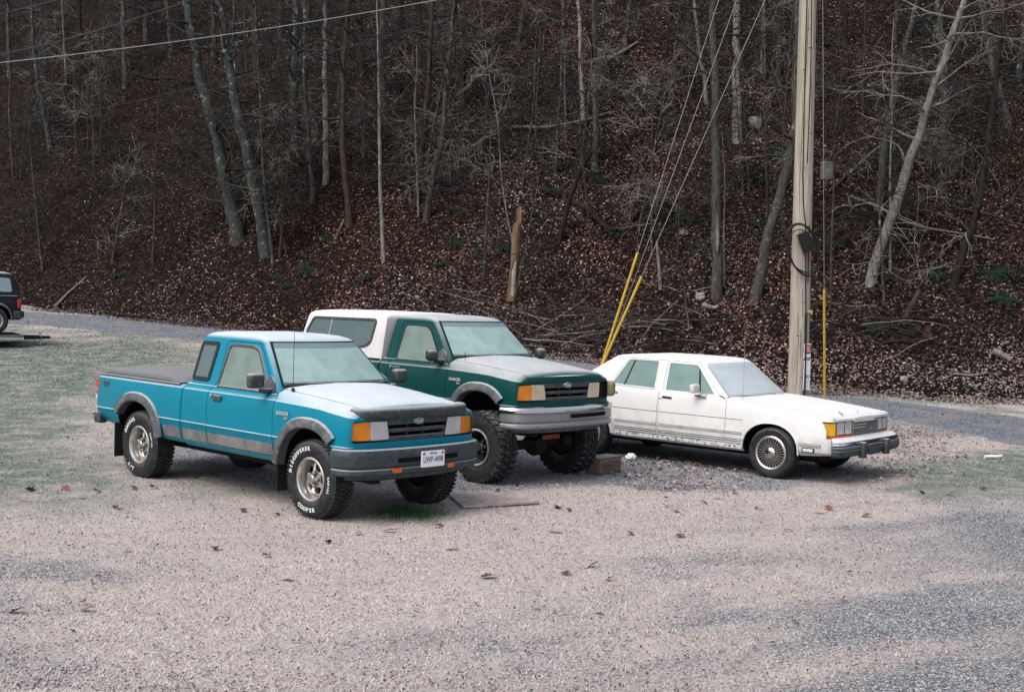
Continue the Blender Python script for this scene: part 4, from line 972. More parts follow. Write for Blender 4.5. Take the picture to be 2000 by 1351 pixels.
# gravel lane along the foot of the hill
def lane_edge(px, n=90):
    P = np.array([hit(*p)[:2] for p in px]); t = np.r_[0, np.cumsum(np.hypot(*np.diff(P, axis=0).T))]; u = np.linspace(0, t[-1], n); return np.stack([np.interp(u, t, P[:, 0]), np.interp(u, t, P[:, 1])], 1)
E1 = lane_edge([(-500, 586), (-200, 590), (50, 600), (250, 619), (430, 639), (600, 654), (800, 672), (1050, 698), (1300, 735), (1600, 764), (1750, 776), (1900, 795), (2000, 810), (2300, 870)]); E2 = lane_edge([(-500, 636), (-200, 638), (50, 642), (250, 655), (380, 667), (560, 686), (800, 712), (1050, 735), (1300, 762), (1600, 780), (1750, 806), (1900, 842), (2000, 868), (2300, 960)])
# a smoother pair: follow the middle line, clamp the width
mid = (E1 + E2) / 2; k = 7; pad = np.concatenate([np.repeat(mid[:1], k, 0), mid, np.repeat(mid[-1:], k, 0)]); mid = np.stack([np.convolve(pad[:, i], np.ones(2 * k + 1) / (2 * k + 1), 'valid') for i in (0, 1)], 1)
T = np.gradient(mid, axis=0); T /= np.linalg.norm(T, axis=1)[:, None]; N = np.stack([-T[:, 1], T[:, 0]], 1)
w1 = np.clip(np.abs(((E1 - mid) * N).sum(1)), 1.2, 2.6); w1 = np.convolve(np.r_[np.repeat(w1[0], 8), w1, np.repeat(w1[-1], 8)], np.ones(17) / 17, 'valid')
mid2 = np.stack([np.interp(np.linspace(0, 1, 400), np.linspace(0, 1, len(mid)), mid[:, i]) for i in (0, 1)], 1); w2 = np.interp(np.linspace(0, 1, 400), np.linspace(0, 1, len(mid)), w1)
T = np.gradient(mid2, axis=0); T /= np.linalg.norm(T, axis=1)[:, None]; N = np.stack([-T[:, 1], T[:, 0]], 1); U = np.linspace(-1, 1, 25)
rag = 1 + .35 * (fbm(mid2[:, 0], mid2[:, 1], 1.3, 21) - .5); rag2 = 1 + .35 * (fbm(mid2[:, 0], mid2[:, 1], 1.3, 31) - .5)
LV = np.stack([mid2 + N * (w2 * np.where(u > 0, rag, rag2) * u)[:, None] for u in U], 1); LZ = ground_z(LV[..., 0], LV[..., 1]) + .022 - .05 * np.abs(U)[None] ** 6
a, b = LZ.shape; I = np.arange(a * b).reshape(a, b); quads = np.stack([I[:-1, :-1], I[:-1, 1:], I[1:, 1:], I[1:, :-1]], -1).reshape(-1, 4)
q = NT('gravel_lane', .95, .1); pos = q.pos(); vc = q.n('SeparateColor'); q.l(q.voronoi(30, pos), vc.inputs[0]); n_l = q.noise(1.2, 4, .6, pos); n_f = q.noise(26, 4, .6, pos)
c = q.ramp(vc.outputs[0], [(0, (.042, .050, .062)), (.5, (.095, .112, .135)), (1, (.22, .245, .28))]); c = q.mix(q.rng(n_l, .42, .65, 0, .7), c, (.19, .165, .15)); c = q.mix(q.rng(n_f, .55, .7, 0, .5), c, (.06, .065, .07)); q.color(c); q.bump(n_f, .5, .02)
tag(np_mesh('gravel_road', np.concatenate([LV.reshape(-1, 2), LZ.reshape(-1, 1)], 1), quads, mat=q.m, smooth=True), kind='structure')

# ------------------------------------------------------------------ hillside
hx = np.unique(np.concatenate([np.linspace(-140, -34, 40), np.arange(-34, 30, .33), np.linspace(30, 120, 40)])); hd = np.concatenate([np.arange(-.5, 36, .33), np.linspace(36, 80, 40)])
HX, HD = np.meshgrid(hx, hd, indexing='ij'); HY = base_y(HX) + HD / .87; HZ = ground_z(HX, HY) + hill_rise(HX, HY) + .12 * (fbm(HX, HY, .9, 41) - .5) * (HD > .2)
nx, ny = HX.shape; I = np.arange(nx * ny).reshape(nx, ny); quads = np.stack([I[:-1, :-1], I[1:, :-1], I[1:, 1:], I[:-1, 1:]], -1).reshape(-1, 4)
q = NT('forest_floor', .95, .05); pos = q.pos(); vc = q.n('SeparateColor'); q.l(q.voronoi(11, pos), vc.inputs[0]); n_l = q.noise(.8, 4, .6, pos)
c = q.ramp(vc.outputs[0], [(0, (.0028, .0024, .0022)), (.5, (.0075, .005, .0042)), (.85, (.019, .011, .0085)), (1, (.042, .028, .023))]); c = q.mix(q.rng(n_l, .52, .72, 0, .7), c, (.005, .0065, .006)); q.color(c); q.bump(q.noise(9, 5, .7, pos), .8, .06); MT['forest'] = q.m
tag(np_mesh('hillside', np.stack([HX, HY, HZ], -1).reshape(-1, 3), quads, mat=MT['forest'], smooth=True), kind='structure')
def hill_xyz(X, Y): return ground_z(X, Y) + hill_rise(X, Y) + .12 * (fbm(X, Y, .9, 41) - .5) * ((Y - base_y(X)) * .87 > .2)

# ------------------------------------------------------------------ leaf litter, grass, stones
def attr_mat(name, rough=.9, spec=.1, sub=0.0, grain=60):
    q = NT(name, rough, spec); q.color(q.mix(q.rng(q.noise(grain, 3, .6, q.pos()), .3, .7, 0, .35), q.attr(), (.03, .02, .015))); return q.m
MT['leafmat'] = attr_mat('dry_leaf'); MT['blade'] = attr_mat('grass_blade', grain=200); MT['stone'] = attr_mat('crushed_stone', .9, .15, grain=150)
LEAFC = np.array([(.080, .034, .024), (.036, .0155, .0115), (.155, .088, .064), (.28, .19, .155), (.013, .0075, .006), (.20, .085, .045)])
def leaves_arrays(X, Y, Z, size, tilt, rng, nrm, cw, frost=0.0):
    n = len(X); a = rng.uniform(0, 2 * np.pi, n); N = nrm + rng.normal(0, 1, (n, 3)) * tilt[:, None]; N /= np.linalg.norm(N, axis=1)[:, None]
    U = np.stack([np.cos(a), np.sin(a), 0 * a], 1); U -= (U * N).sum(1)[:, None] * N; U /= np.linalg.norm(U, axis=1)[:, None]; W = np.cross(N, U)
    L = size[:, None]; wd = (size * rng.uniform(.32, .5, n))[:, None]; cu = (size * rng.uniform(.1, .45, n))[:, None]; C = np.stack([X, Y, Z], 1) + N * .012
    P = [C - U * L * .5, C - U * L * .05 + W * wd + N * cu, C - U * L * .05 - W * wd + N * cu, C + U * L * .5 + N * cu * .3, C - U * L * .05 + N * 0]
    V = np.stack(P, 1).reshape(-1, 3); b = np.arange(n)[:, None] * 5; F = np.concatenate([b + np.array([0, 4, 1]), b + np.array([1, 4, 3]), b + np.array([0, 2, 4]), b + np.array([2, 3, 4])])
    ci = rng.choice(len(LEAFC), n, p=cw); c = LEAFC[ci] * rng.uniform(.75, 1.25, (n, 1)); c = c + (np.array([.52, .48, .47]) - c) * (frost * rng.uniform(.2, 1, n))[:, None]
    return V, F, np.repeat(c, 5, 0)
rng = np.random.default_rng(3); n = 500000
X = rng.uniform(-24, 20, n); D = rng.uniform(-.15, 1, n) ; D = np.where(D < 0, rng.uniform(-.7, .6, n), D * 27); Y = base_y(X) + D / .87
vis = np.abs(X) < Y * .43 + 2.0; den = np.clip(.25 + 2.2 * (fbm(X, Y, .5, 51) - .36), .06, 1) * np.interp(D, [-.7, 0, 8, 27], [.6, 1, .85, .55]) * np.interp(X, [-18, -9, -1], [.16, .36, .95]); keep = vis & (rng.uniform(0, 1, n) < den) & (D > -.7)
X, Y, D = X[keep], Y[keep], D[keep]; Zh = np.where(D > .05, hill_xyz(X, Y), ground_z(X, Y) + .02); e = .1
nrm = np.stack([-(hill_xyz(X + e, Y) - hill_xyz(X - e, Y)) / .2, -(hill_xyz(X, Y + e) - hill_xyz(X, Y - e)) / .2, np.ones_like(X)], 1); nrm[D < .1] = (0, 0, 1); nrm /= np.linalg.norm(nrm, axis=1)[:, None]
fr = np.interp(D, [-.7, 1.2, 3.0], [.42, .34, .03]) * np.interp(X, [-6, 2], [.4, 1])
V, F, C = leaves_arrays(X, Y, Zh, rng.uniform(.04, .10, len(X)), rng.uniform(.15, .6, len(X)), rng, nrm, [.28, .24, .22, .09, .14, .03], fr)
tone = (.42 + 1.15 * fbm(X, Y, .33, 95, 3)) * (.75 + .5 * vnoise(X, Y, 1.6, 97)); C = C * np.repeat(tone, 5)[:, None]; wet = np.repeat(sstep(.45, .68, fbm(X, Y, .28, 99, 3)), 5)[:, None]; C = C + (C.mean(1, keepdims=True) * np.array([1.12, .98, .92]) - C) * wet * .6
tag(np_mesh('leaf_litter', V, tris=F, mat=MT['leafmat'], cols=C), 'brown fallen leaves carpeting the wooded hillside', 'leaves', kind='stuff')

# leaves blown on to the gravel and grass
n = 90000; X = rng.uniform(-17, 11, n); Y = rng.uniform(8, 42, n); R1 = region([(1200, 905), (1330, 892), (1480, 930), (1460, 965), (1250, 960)]); R2 = region([(1735, 835), (1860, 845), (1880, 905), (1720, 945), (1640, 930)]); R3 = region([(-100, 640), (380, 668), (380, 760), (-100, 740)])
den = .014 * np.ones(n) + 1.3 * sstep(-.3, .4, inside(X, Y, R1)) + .9 * sstep(-.4, .5, inside(X, Y, R2)) + .09 * sstep(-.5, .5, inside(X, Y, R3)) + .05 * sstep(22, 26, Y) + .25 * sstep(-2.2, -.3, Y - base_y(X)); den *= .4 + 1.2 * fbm(X, Y, 1.2, 61); den *= (Y > 13.2) * 1.0 + .45 * (Y <= 13.2)
keep = (rng.uniform(0, 1, n) < den) & (np.abs(X) < Y * .43 + 1) & (Y < base_y(X)); X, Y = X[keep], Y[keep]
V, F, C = leaves_arrays(X, Y, ground_z(X, Y) + .012, rng.uniform(.03, .07, len(X)), rng.uniform(.1, .5, len(X)), rng, np.tile([0, 0, 1.], (len(X), 1)), [.12, .03, .30, .48, .02, .05], .6)
tag(np_mesh('blown_leaves', V, tris=F, mat=MT['leafmat'], cols=C), 'thin scatter of frosty leaves over the parking ground', 'leaves', kind='stuff')

# bits of bark, stems and leaf crumbs
n = 42000; X = rng.uniform(-9, 10, n); Y = 6.8 + 15 * rng.uniform(0, 1, n) ** 1.6; keep = (np.abs(X) < Y * .42 + .5) & (rng.uniform(0, 1, n) < .25 + 1.1 * fbm(X, Y, 1.6, 81)); X, Y = X[keep], Y[keep]
V, F, C = leaves_arrays(X, Y, ground_z(X, Y) + .010, rng.uniform(.008, .024, len(X)), rng.uniform(.1, .5, len(X)), rng, np.tile([0, 0, 1.], (len(X), 1)), [.35, .10, .30, .15, .10, 0], .15)
tag(np_mesh('leaf_crumbs', V, tris=F, mat=MT['leafmat'], cols=C), 'dark leaf crumbs and stem bits strewn over the dormant grass', 'debris', kind='stuff')

# dormant grass
n = 1550000; X = rng.uniform(-15, 11, n); Y = 6.7 + 31 * rng.uniform(0, 1, n) ** 1.9; ok = np.abs(X) < Y * .42 + .6; X, Y = X[ok], Y[ok]; g, gr, p = masks(X, Y); cl = fbm(X, Y, 9, 71, 3); u = rng.uniform(0, 1, len(X))
keep = u < np.clip((1 - .93 * g), 0, 1) * np.clip(.30 + 1.6 * (cl - .32), .08, 1) + .8 * p; X, Y, g, gr, p, cl = (a[keep] for a in (X, Y, g, gr, p, cl)); n = len(X); a = rng.uniform(0, 2 * np.pi, n); Ln = rng.uniform(.022, .055, n) * (1 + .5 * p) * (1 - .3 * g); el = rng.uniform(.05, .65, n) + .5 * p; wd = rng.uniform(.0016, .0036, n) * np.interp(Y, [14, 34], [1, 2.2])
B = np.stack([X, Y, ground_z(X, Y) + .001], 1); dr = np.stack([np.cos(a) * np.cos(el), np.sin(a) * np.cos(el), np.sin(el)], 1); sd = np.stack([-np.sin(a), np.cos(a), 0 * a], 1)
V = np.stack([B - sd * wd[:, None], B + sd * wd[:, None], B + dr * Ln[:, None]], 1).reshape(-1, 3); F = np.arange(3 * n).reshape(-1, 3)
tan = np.array([.52, .462, .427]) * (rng.uniform(.55, 1.3, n) * (.72 + .56 * fbm(X, Y, .8, 91)))[:, None]; pale = rng.uniform(0, 1, n) < .25; tan[pale] = np.array([.62, .57, .56]) * rng.uniform(.8, 1.1, (pale.sum(), 1)); gc = np.array([.13, .18, .148]) * rng.uniform(.5, 1.5, (n, 1)); fz = rng.uniform(0, 1, n) < .22; gc[fz] = (.45, .49, .46)
bc = np.array([.05, .125, .045]) * rng.uniform(.5, 1.3, (n, 1)); C = tan + (gc - tan) * gr[:, None]; C = C + (bc - C) * p[:, None]
tag(np_mesh('grass', V, tris=F, mat=MT['blade'], cols=np.repeat(C, 3, 0)), 'short frosted dormant grass over the parking ground', 'grass', kind='stuff')
# crushed stone
n = 310000; X = rng.uniform(-10.5, 10.5, n); Y = 6.7 + 19 * rng.uniform(0, 1, n) ** 1.8; ok = np.abs(X) < Y * .42 + .6; X, Y = X[ok], Y[ok]; g, gr, p = masks(X, Y); keep = rng.uniform(0, 1, len(X)) < .62 * g ** 1.3 + .035; X, Y = X[keep], Y[keep]; n = len(X)
OV = np.array([(1, 0, 0), (-1, 0, 0), (0, 1, 0), (0, -1, 0), (0, 0, 1), (0, 0, -.5)], float); OF = np.array([(0, 2, 4), (2, 1, 4), (1, 3, 4), (3, 0, 4), (2, 0, 5), (1, 2, 5), (3, 1, 5), (0, 3, 5)])
S = rng.uniform(.0045, .013, n)[:, None, None] * rng.uniform(.55, 1.3, (n, 6, 1)); P = OV[None] * S * np.array([1, 1, .75]); a = rng.uniform(0, 6.28, n); ca, sa = np.cos(a)[:, None], np.sin(a)[:, None]
P = np.stack([P[..., 0] * ca - P[..., 1] * sa, P[..., 0] * sa + P[..., 1] * ca, P[..., 2]], -1) + np.stack([X, Y, ground_z(X, Y) + .004], 1)[:, None]
C = np.array([.29, .30, .325]) * rng.uniform(.45, 1.5, (n, 1)); w = rng.uniform(0, 1, n) < .10; C[w] = np.array([.46, .46, .48]) * rng.uniform(.7, 1.2, (w.sum(), 1)); w = rng.uniform(0, 1, n) < .08; C[w] = (.30, .24, .21)
tag(np_mesh('gravel', P.reshape(-1, 3), tris=(OF[None] + 6 * np.arange(n)[:, None, None]).reshape(-1, 3), mat=MT['stone'], cols=np.repeat(C, 6, 0)), 'crushed grey stone over the drive and parking ground', 'gravel', kind='stuff')
# individual big leaves that stand out
def leaf_mesh(seed):
    r = random.Random(seed); pts = []; lob = [(0, -.5), (.10, -.38), (.06, -.28), (.26, -.22), (.14, -.08), (.34, .06), (.15, .14), (.25, .34), (.08, .36), (0, .5)]
    V = [(0, y, 0) for x, y in lob]; 
    Lf = [(x * 1.0, y, .35 * x * x + .12 * x + .06 * math.sin(5 * y + seed)) for x, y in lob[1:-1]]; Rt = [(-x, y, .5 * x * x + .10 * x + .06 * math.sin(5 * y + seed)) for x, y in lob[1:-1]]; M = [(0, y, .06 * math.sin(5 * y + seed)) for x, y in lob]; k = len(lob)
    V = M + Lf + Rt; F = []
    for i in range(1, k - 2): F += [(i, i + 1, k + i, k + i - 1), (i + 1, i, k + len(Lf) + i - 1, k + len(Lf) + i)]
    F += [(0, 1, k), (1, 0, k + len(Lf)), (k - 2, k - 1, k + len(Lf) - 1), (k - 1, k - 2, k + 2 * len(Lf) - 1)]
    mb = MB().add(V, F); me = bpy.data.meshes.new('fallen_leaf'); me.from_pydata(mb.v, [], mb.f); me.update(); return me
LM = []
for k, c in enumerate(((.19, .085, .052), (.36, .28, .24), (.10, .055, .042))):
    me = leaf_mesh(k); me.materials.append(flat('leaf_%s' % ('russet', 'pale', 'dark')[k], c, .85, .15, var=.4, scale=6)); LM.append(me)
LN = ('russet', 'pale frosty', 'dark brown'); spots = [(127, 958, 0), (190, 962, 2), (262, 957, 0), (475, 1000, 2), (540, 1008, 2), (230, 995, 1), (855, 1030, 1), (700, 1045, 1), (760, 1040, 2), (1000, 1035, 1), (1085, 1042, 1), (1110, 1000, 2), (1300, 990, 0), (1320, 1000, 0), (1090, 996, 2), (1155, 1110, 0), (1105, 1125, 2), (1190, 1135, 0), (1800, 965, 0), (1855, 968, 0), (1920, 957, 2), (1435, 965, 0), (1375, 985, 0), (1600, 1003, 1), (1620, 998, 0), (760, 965, 1), (970, 960, 1), (1010, 950, 0), (380, 935, 2), (300, 955, 2), (90, 930, 1), (60, 960, 0), (160, 975, 1), (640, 1062, 2), (955, 1130, 2), (520, 1090, 2), (170, 1195, 0), (30, 1200, 0), (560, 1135, 1), (1480, 995, 1), (1540, 1040, 2), (1690, 1010, 0), (1250, 955, 0), (1400, 975, 1), (420, 1075, 2), (1750, 855, 0), (1790, 870, 1), (1330, 1050, 2), (880, 1075, 1), (1230, 1045, 2)]
rl = random.Random(5); LEAFAT = []
for x, y, k in spots:
    h = hit(x, y); o = link('fallen_leaf', LM[k]); s = rl.uniform(.11, .17); o.scale = (s, s, s); o.location = (h.x, h.y, h.z + .02); o.rotation_euler = (rl.uniform(-.4, .4), rl.uniform(-.4, .4), rl.uniform(0, 6.28))
    tag(o, '%s fallen leaf lying alone on the parking ground' % LN[k], 'leaf', '%s leaves lying singly on the ground' % LN[k]); LEAFAT.append((o, (x, y)))
# ------------------------------------------------------------------ bare trees
def bark(name, c1, c2, lich=(.30, .33, .30), la=.35):
    q = NT(name, .9, .1); mp = q.n('Mapping'); mp.inputs['Scale'].default_value = (1, 1, .22); q.l(q.pos(), mp.inputs[0]); v = mp.outputs[0]
    c = q.mix(q.rng(q.noise(16, 5, .65, v), .3, .7), c1, c2); c = q.mix(q.rng(q.noise(5, 5, .65, q.pos()), .55, .68, 0, la), c, lich); q.color(c); q.bump(q.noise(22, 5, .6, v), .8, .02); return q.m
BK = dict(grey=bark('grey_bark', (.062, .060, .055), (.022, .021, .019), (.17, .175, .165), .5), teal=bark('lichened_bark', (.050, .056, .052), (.019, .021, .020), (.20, .225, .21), .7), brown=bark('brown_bark', (.048, .037, .029), (.02, .016, .013), (.10, .09, .07), .3), pale=bark('pale_bark', (.17, .165, .15), (.065, .062, .056), (.26, .26, .245), .6), dark=bark('dark_bark', (.02, .018, .016), (.009, .008, .007), (.045, .048, .03), .3), cream=bark('cream_bark', (.32, .29, .235), (.17, .15, .12), (.36, .34, .30), .3), twig=bark('twig_bark', (.045, .042, .039), (.017, .015, .014), (.15, .15, .145), .45), twigpale=bark('pale_twig_bark', (.19, .175, .16), (.09, .082, .075), (.26, .25, .24), .5))
WHERE = {}          # photo position of the things that need telling apart by place
class Tubes:
    def __init__(s): s.V = []; s.Q = []; s.n = 0
    def add(s, P, R, k):
        P = np.asarray(P, float); m_ = len(P); R = np.broadcast_to(np.asarray(R, float), (m_,)); T = np.gradient(P, axis=0); T /= np.linalg.norm(T, axis=1)[:, None] + 1e-9
        ref = np.array([.13, .21, 1.]) if abs(T[:, 2]).mean() < .75 else np.array([1., .17, .1]); A = np.cross(T, ref); A /= np.linalg.norm(A, axis=1)[:, None] + 1e-9; B = np.cross(T, A); an = np.arange(k) * 2 * np.pi / k
        s.V.append((P[:, None] + R[:, None, None] * (np.cos(an)[None, :, None] * A[:, None] + np.sin(an)[None, :, None] * B[:, None])).reshape(-1, 3))
        i, j = np.meshgrid(np.arange(m_ - 1), np.arange(k), indexing='ij'); j2 = (j + 1) % k; s.Q.append(np.stack([i * k + j, i * k + j2, (i + 1) * k + j2, (i + 1) * k + j], -1).reshape(-1, 4) + s.n); s.n += m_ * k
    def build(s, name, mat, parent):
        if not s.V: return None
        o = np_mesh(name, np.concatenate(s.V), np.concatenate(s.Q), mat=mat, smooth=True, parent=parent)
        if name in ('twigs', 'crown', 'branches', 'stem'): o['kind'] = 'stuff'
        return o
def wander(rng, p, d, L, n, wob, grav):
    P = [np.array(p, float)]; d = np.array(d, float); d /= np.linalg.norm(d)
    for i in range(n):
        d = d + rng.normal(0, wob, 3) + np.array([0, 0, grav]); d /= np.linalg.norm(d); P.append(P[-1] + d * L / n)
    return np.array(P)
def limbs(tb, rng, P, R, n, lo, hi, Lr=(1.2, 3.2), up=(.1, .9), sub=5, tw=3, grav=-.02, rs=.42):
    cum = np.r_[0, np.cumsum(np.linalg.norm(np.diff(P, axis=0), axis=1))]; H = cum[-1]
    for _ in range(n):
        h = rng.uniform(lo, hi) * H; p = np.array([np.interp(h, cum, P[:, i]) for i in range(3)]); r = np.interp(h, cum, R) * rs; a = rng.uniform(0, 2 * np.pi); d = np.array([np.cos(a), np.sin(a), rng.uniform(*up)]); L = rng.uniform(*Lr) * (1 - .4 * h / H)
        r = min(max(r, .014), .05 + L * .004); B = wander(rng, p, d, L, 6, .17, grav); tb.add(B, np.linspace(r, .007, 7), 4)
        for _ in range(sub):
            t = rng.uniform(.2, .95); k = t * 6; i = int(min(k, 5)); q = B[i] + (B[i + 1] - B[i]) * (k - i); d2 = (B[i + 1] - B[i]) / np.linalg.norm(B[i + 1] - B[i]) + rng.normal(0, .65, 3); S = wander(rng, q, d2, L * rng.uniform(.25, .5), 4, .2, grav * 1.5); tb.add(S, np.linspace(.013, .006, 5), 3)
            for _ in range(tw):
                k = rng.integers(1, 4); d3 = (S[k + 1] - S[k]) / (np.linalg.norm(S[k + 1] - S[k]) + 1e-6) + rng.normal(0, .7, 3); W = wander(rng, S[k], d3, rng.uniform(.25, .7), 3, .2, grav); tb.add(W, np.linspace(.008, .0045, 4), 3)
def px_row(b, z):
    v = Vector(b) + Vector((0, 0, z)) - Vector((0, 0, CAM_H)); return 675.5 - FPX * v.dot(CU) / v.dot(CF)
def px_path(pts, dY=0.0):
    """photo points, base first -> points in space at the base's distance, the base on the land"""
    b = hit(*pts[0]); Y = b.y + dY; return [np.array(b)] + [np.array(at(x, y, Y + .12 * k)) for k, (x, y) in enumerate(pts[1:], 1)]
def tree(name, label, pts, wpx, mat, seed, height=11, n=20, lo=.16, group=None, twig='twig', cat='tree', **kw):
    rng = np.random.default_rng(seed); C = px_path(pts); r0 = wpx / 2 * C[0][1] / FPX; d = C[-1] - C[-2]; d /= np.linalg.norm(d); d = d * .6 + np.array([0, 0, .4]); d /= np.linalg.norm(d); have = np.linalg.norm(C[-1] - C[0]); ext = max(height - have, .5)
    for k in range(1, 5): C.append(C[-1] + (d + rng.normal(0, .05, 3)) * ext / 4)
    C = np.array(C); cum = np.r_[0, np.cumsum(np.linalg.norm(np.diff(C, axis=0), axis=1))]; u = np.linspace(0, cum[-1], 26); P = np.stack([np.interp(u, cum, C[:, i]) for i in range(3)], 1)
    k = np.array([.25, .5, .25]); Q = P.copy()
    for _ in range(2): Q[1:-1] = k[0] * Q[:-2] + k[1] * Q[1:-1] + k[2] * Q[2:]
    P = Q; P[1:-1, :2] += rng.normal(0, r0 * .18, (24, 2)); R = r0 * np.interp(u / u[-1], [0, .02, .06, .3, 1], [1.35, 1.22, 1.05, .92, .25]) * (1 + rng.normal(0, .03, 26)); P[0] -= np.array([0, 0, .55]); P[0, :2] -= (P[1, :2] - P[0, :2]) * .3
    root = empty(name, tuple(C[0])); rel = P - C[0]; tk = Tubes(); tk.add(rel, R, 10); tk.build('trunk', BK[mat], root)
    cr = Tubes(); kw.setdefault('Lr', (1.4, 4.0)); kw.setdefault('sub', 6); kw.setdefault('up', (-.15, .8)); limbs(cr, rng, rel, R, int(n * 1.25), lo, .97, **kw); cr.build('crown', BK[twig], root)
    tag(root, label, cat, group); WHERE[root.name] = pts[0]; return root
T1 = tree('bare_tree', 'slim lichened tree leaning left at the far left of the woods', [(100, 292), (82, 200), (66, 110), (62, 0)], 10, 'teal', 1, 10, 18)
tree('bare_tree', 'grey tree high on the slope above the mossy limb', [(246, 172), (242, 90), (240, 0)], 11, 'grey', 2, 9)
tree('bare_tree', 'short-looking grey trunk at the top edge left of the twin trunks', [(286, 76), (285, 30), (284, -60)], 10, 'grey', 3, 9)
tree('bare_tree', 'left of the leaning lichened twin trunks', [(466, 468), (452, 400), (431, 300), (395, 170), (362, 0)], 25, 'teal', 4, 14, 22, .12)
tree('bare_tree', 'right of the leaning lichened twin trunks', [(522, 492), (505, 400), (485, 310), (452, 150), (434, 40)], 23, 'teal', 5, 14, 22, .14)
tree('bare_tree', 'green-grey trunk above the blue cab, left of the pale trunk', [(577, 290), (574, 150), (578, 0)], 18, 'teal', 6, 10, 16, .3)
tree('bare_tree', 'thin lichened trunk just left of the pale beige trunk', [(612, 395), (603, 260), (594, 140), (596, 0)], 10, 'teal', 7, 11, 16)
tree('bare_tree', 'pale beige straight trunk in the left middle of the woods', [(636, 358), (637, 250), (634, 120), (636, 0)], 12, 'pale', 8, 10, 14, .3)
tree('bare_tree', 'brown trunk with a splintered slab leaning at its foot', [(684, 440), (674, 350), (668, 250), (672, 120), (680, 0)], 13, 'brown', 9, 12, 16, .3)
tree('bare_tree', 'slender whitish sapling trunk above the camper shell', [(750, 512), (746, 430), (743, 370), (740, 200), (738, 60)], 8, 'pale', 10, 10, 24, .25, Lr=(.8, 2.2))
tree('bare_tree', 'grey trunk at the top edge above the whitish sapling', [(748, 228), (746, 100), (748, 0)], 15, 'grey', 11, 9, 12)
tree('bare_tree', 'brown-grey trunk in the middle left of the leaning pair', [(816, 400), (822, 300), (836, 200), (842, 60)], 13, 'brown', 12, 12, 16)
tree('bare_tree', 'grey trunk in the middle leaning slightly right', [(832, 430), (848, 330), (868, 240), (876, 120)], 12, 'grey', 13, 12, 22, .2)
tree('bare_tree', 'grey trunk at the top edge left of the orange beech leaves', [(863, 108), (862, 40), (860, -60)], 13, 'grey', 14, 9, 10)
tree('bare_tree', 'thin grey trunk under the orange beech leaves', [(903, 215), (906, 120), (908, 0)], 11, 'brown', 15, 9, 14)
tree('bare_tree', 'narrow cream-barked trunk in the top middle', [(1139, 240), (1134, 120), (1130, 0)], 8, 'cream', 16, 9, 12, .4)
tree('bare_tree', 'straight grey trunk beside the narrow cream one', [(1164, 330), (1162, 170), (1160, 0)], 13, 'grey', 17, 10, 14, .35)
tree('bare_tree', 'thin trunk beyond the crooked dark branch', [(1084, 345), (1090, 250), (1096, 160), (1100, 40)], 7, 'teal', 18, 9, 16)
t19 = tree('bare_tree', 'tall grey trunk with a pale bark wound left of the utility pole', [(1400, 582), (1399, 450), (1400, 300), (1396, 150), (1392, 0)], 19, 'grey', 19, 14, 14, .35)
tree('bare_tree', 'straight light grey trunk at the top near the grey boulder', [(1441, 272), (1439, 120), (1438, 0)], 17, 'pale', 20, 10, 12, .35)
tree('bare_tree', 'thin pale trunk crossing behind the guy wires', [(1382, 205), (1368, 110), (1355, 0)], 8, 'pale', 21, 9, 12, .3)
tree('bare_tree', 'lichened trunk leaning right just behind the utility pole', [(1470, 592), (1498, 470), (1526, 370), (1552, 270), (1560, 100)], 20, 'grey', 22, 13, 12, .35)
tree('bare_tree', 'pale leaning trunk right of the utility pole', [(1697, 560), (1720, 480), (1748, 410), (1782, 300), (1812, 210), (1836, 130), (1884, 0)], 19, 'pale', 23, 14, 22, .2, twig='twigpale')
tree('bare_tree', 'grey trunk leaning right between the pole and the pale trunk', [(1712, 410), (1728, 300), (1745, 190), (1768, 90), (1792, 0)], 14, 'grey', 24, 11, 16)
tree('bare_tree', 'grey trunk just behind the fork of the pale leaning trunk', [(1844, 262), (1842, 130), (1832, 0)], 16, 'teal', 25, 10, 12, .3)
tree('bare_tree', 'thin brown trunk at the top between the pole and pale trunk', [(1684, 240), (1688, 120), (1690, 0)], 6, 'brown', 26, 9, 14)
tree('bare_tree', 'slanting grey trunk near the right edge', [(1974, 252), (1952, 180), (1934, 120), (1918, 0)], 13, 'grey', 27, 10, 16)
tree('bare_tree', 'dark trunk leaning right at the lower right of the woods', [(1858, 562), (1880, 490), (1902, 430), (1924, 340)], 15, 'dark', 28, 10, 16, .2)
tree('bare_tree', 'dark straight trunk behind the guy wires', [(1396, 245), (1392, 120), (1388, 0)], 12, 'dark', 29, 9, 10)
tree('bare_tree', 'grey trunk at the top right of the pole', [(1746, 85), (1752, 20), (1756, -60)], 9, 'grey', 30, 8, 10)
tree('bare_tree', 'thin lichened trunk with low twigs right of the twin trunks', [(535, 512), (524, 440), (514, 330), (508, 200), (500, 40)], 6, 'teal', 31, 11, 20, Lr=(.7, 1.8))
rs = np.random.default_rng(78)
for k, (x, y, w) in enumerate([(20, 150, 9), (158, 120, 8), (335, 110, 10), (500, 170, 12), (548, 120, 11), (662, 190, 10), (706, 150, 12), (778, 190, 10), (940, 110, 9), (1012, 90, 8), (1222, 90, 9), (1300, 120, 7), (1520, 150, 10), (1650, 100, 9), (1872, 140, 10), (1990, 160, 11), (600, 110, 14), (1420, 90, 8), (420, 110, 10), (820, 140, 11)]):
    l = rs.normal(0, 12); tree('bare_tree', 'dim bare trunk far up the slope near the top edge', [(x, y), (x + l * .4, y * .4), (x + l, -40)], w, rs.choice(['grey', 'brown', 'teal', 'dark']), 600 + k, 9, 9, .25, 'dim trunks far up the slope')
rs = np.random.default_rng(77); GS = 'slender saplings scattered over the wooded slope'
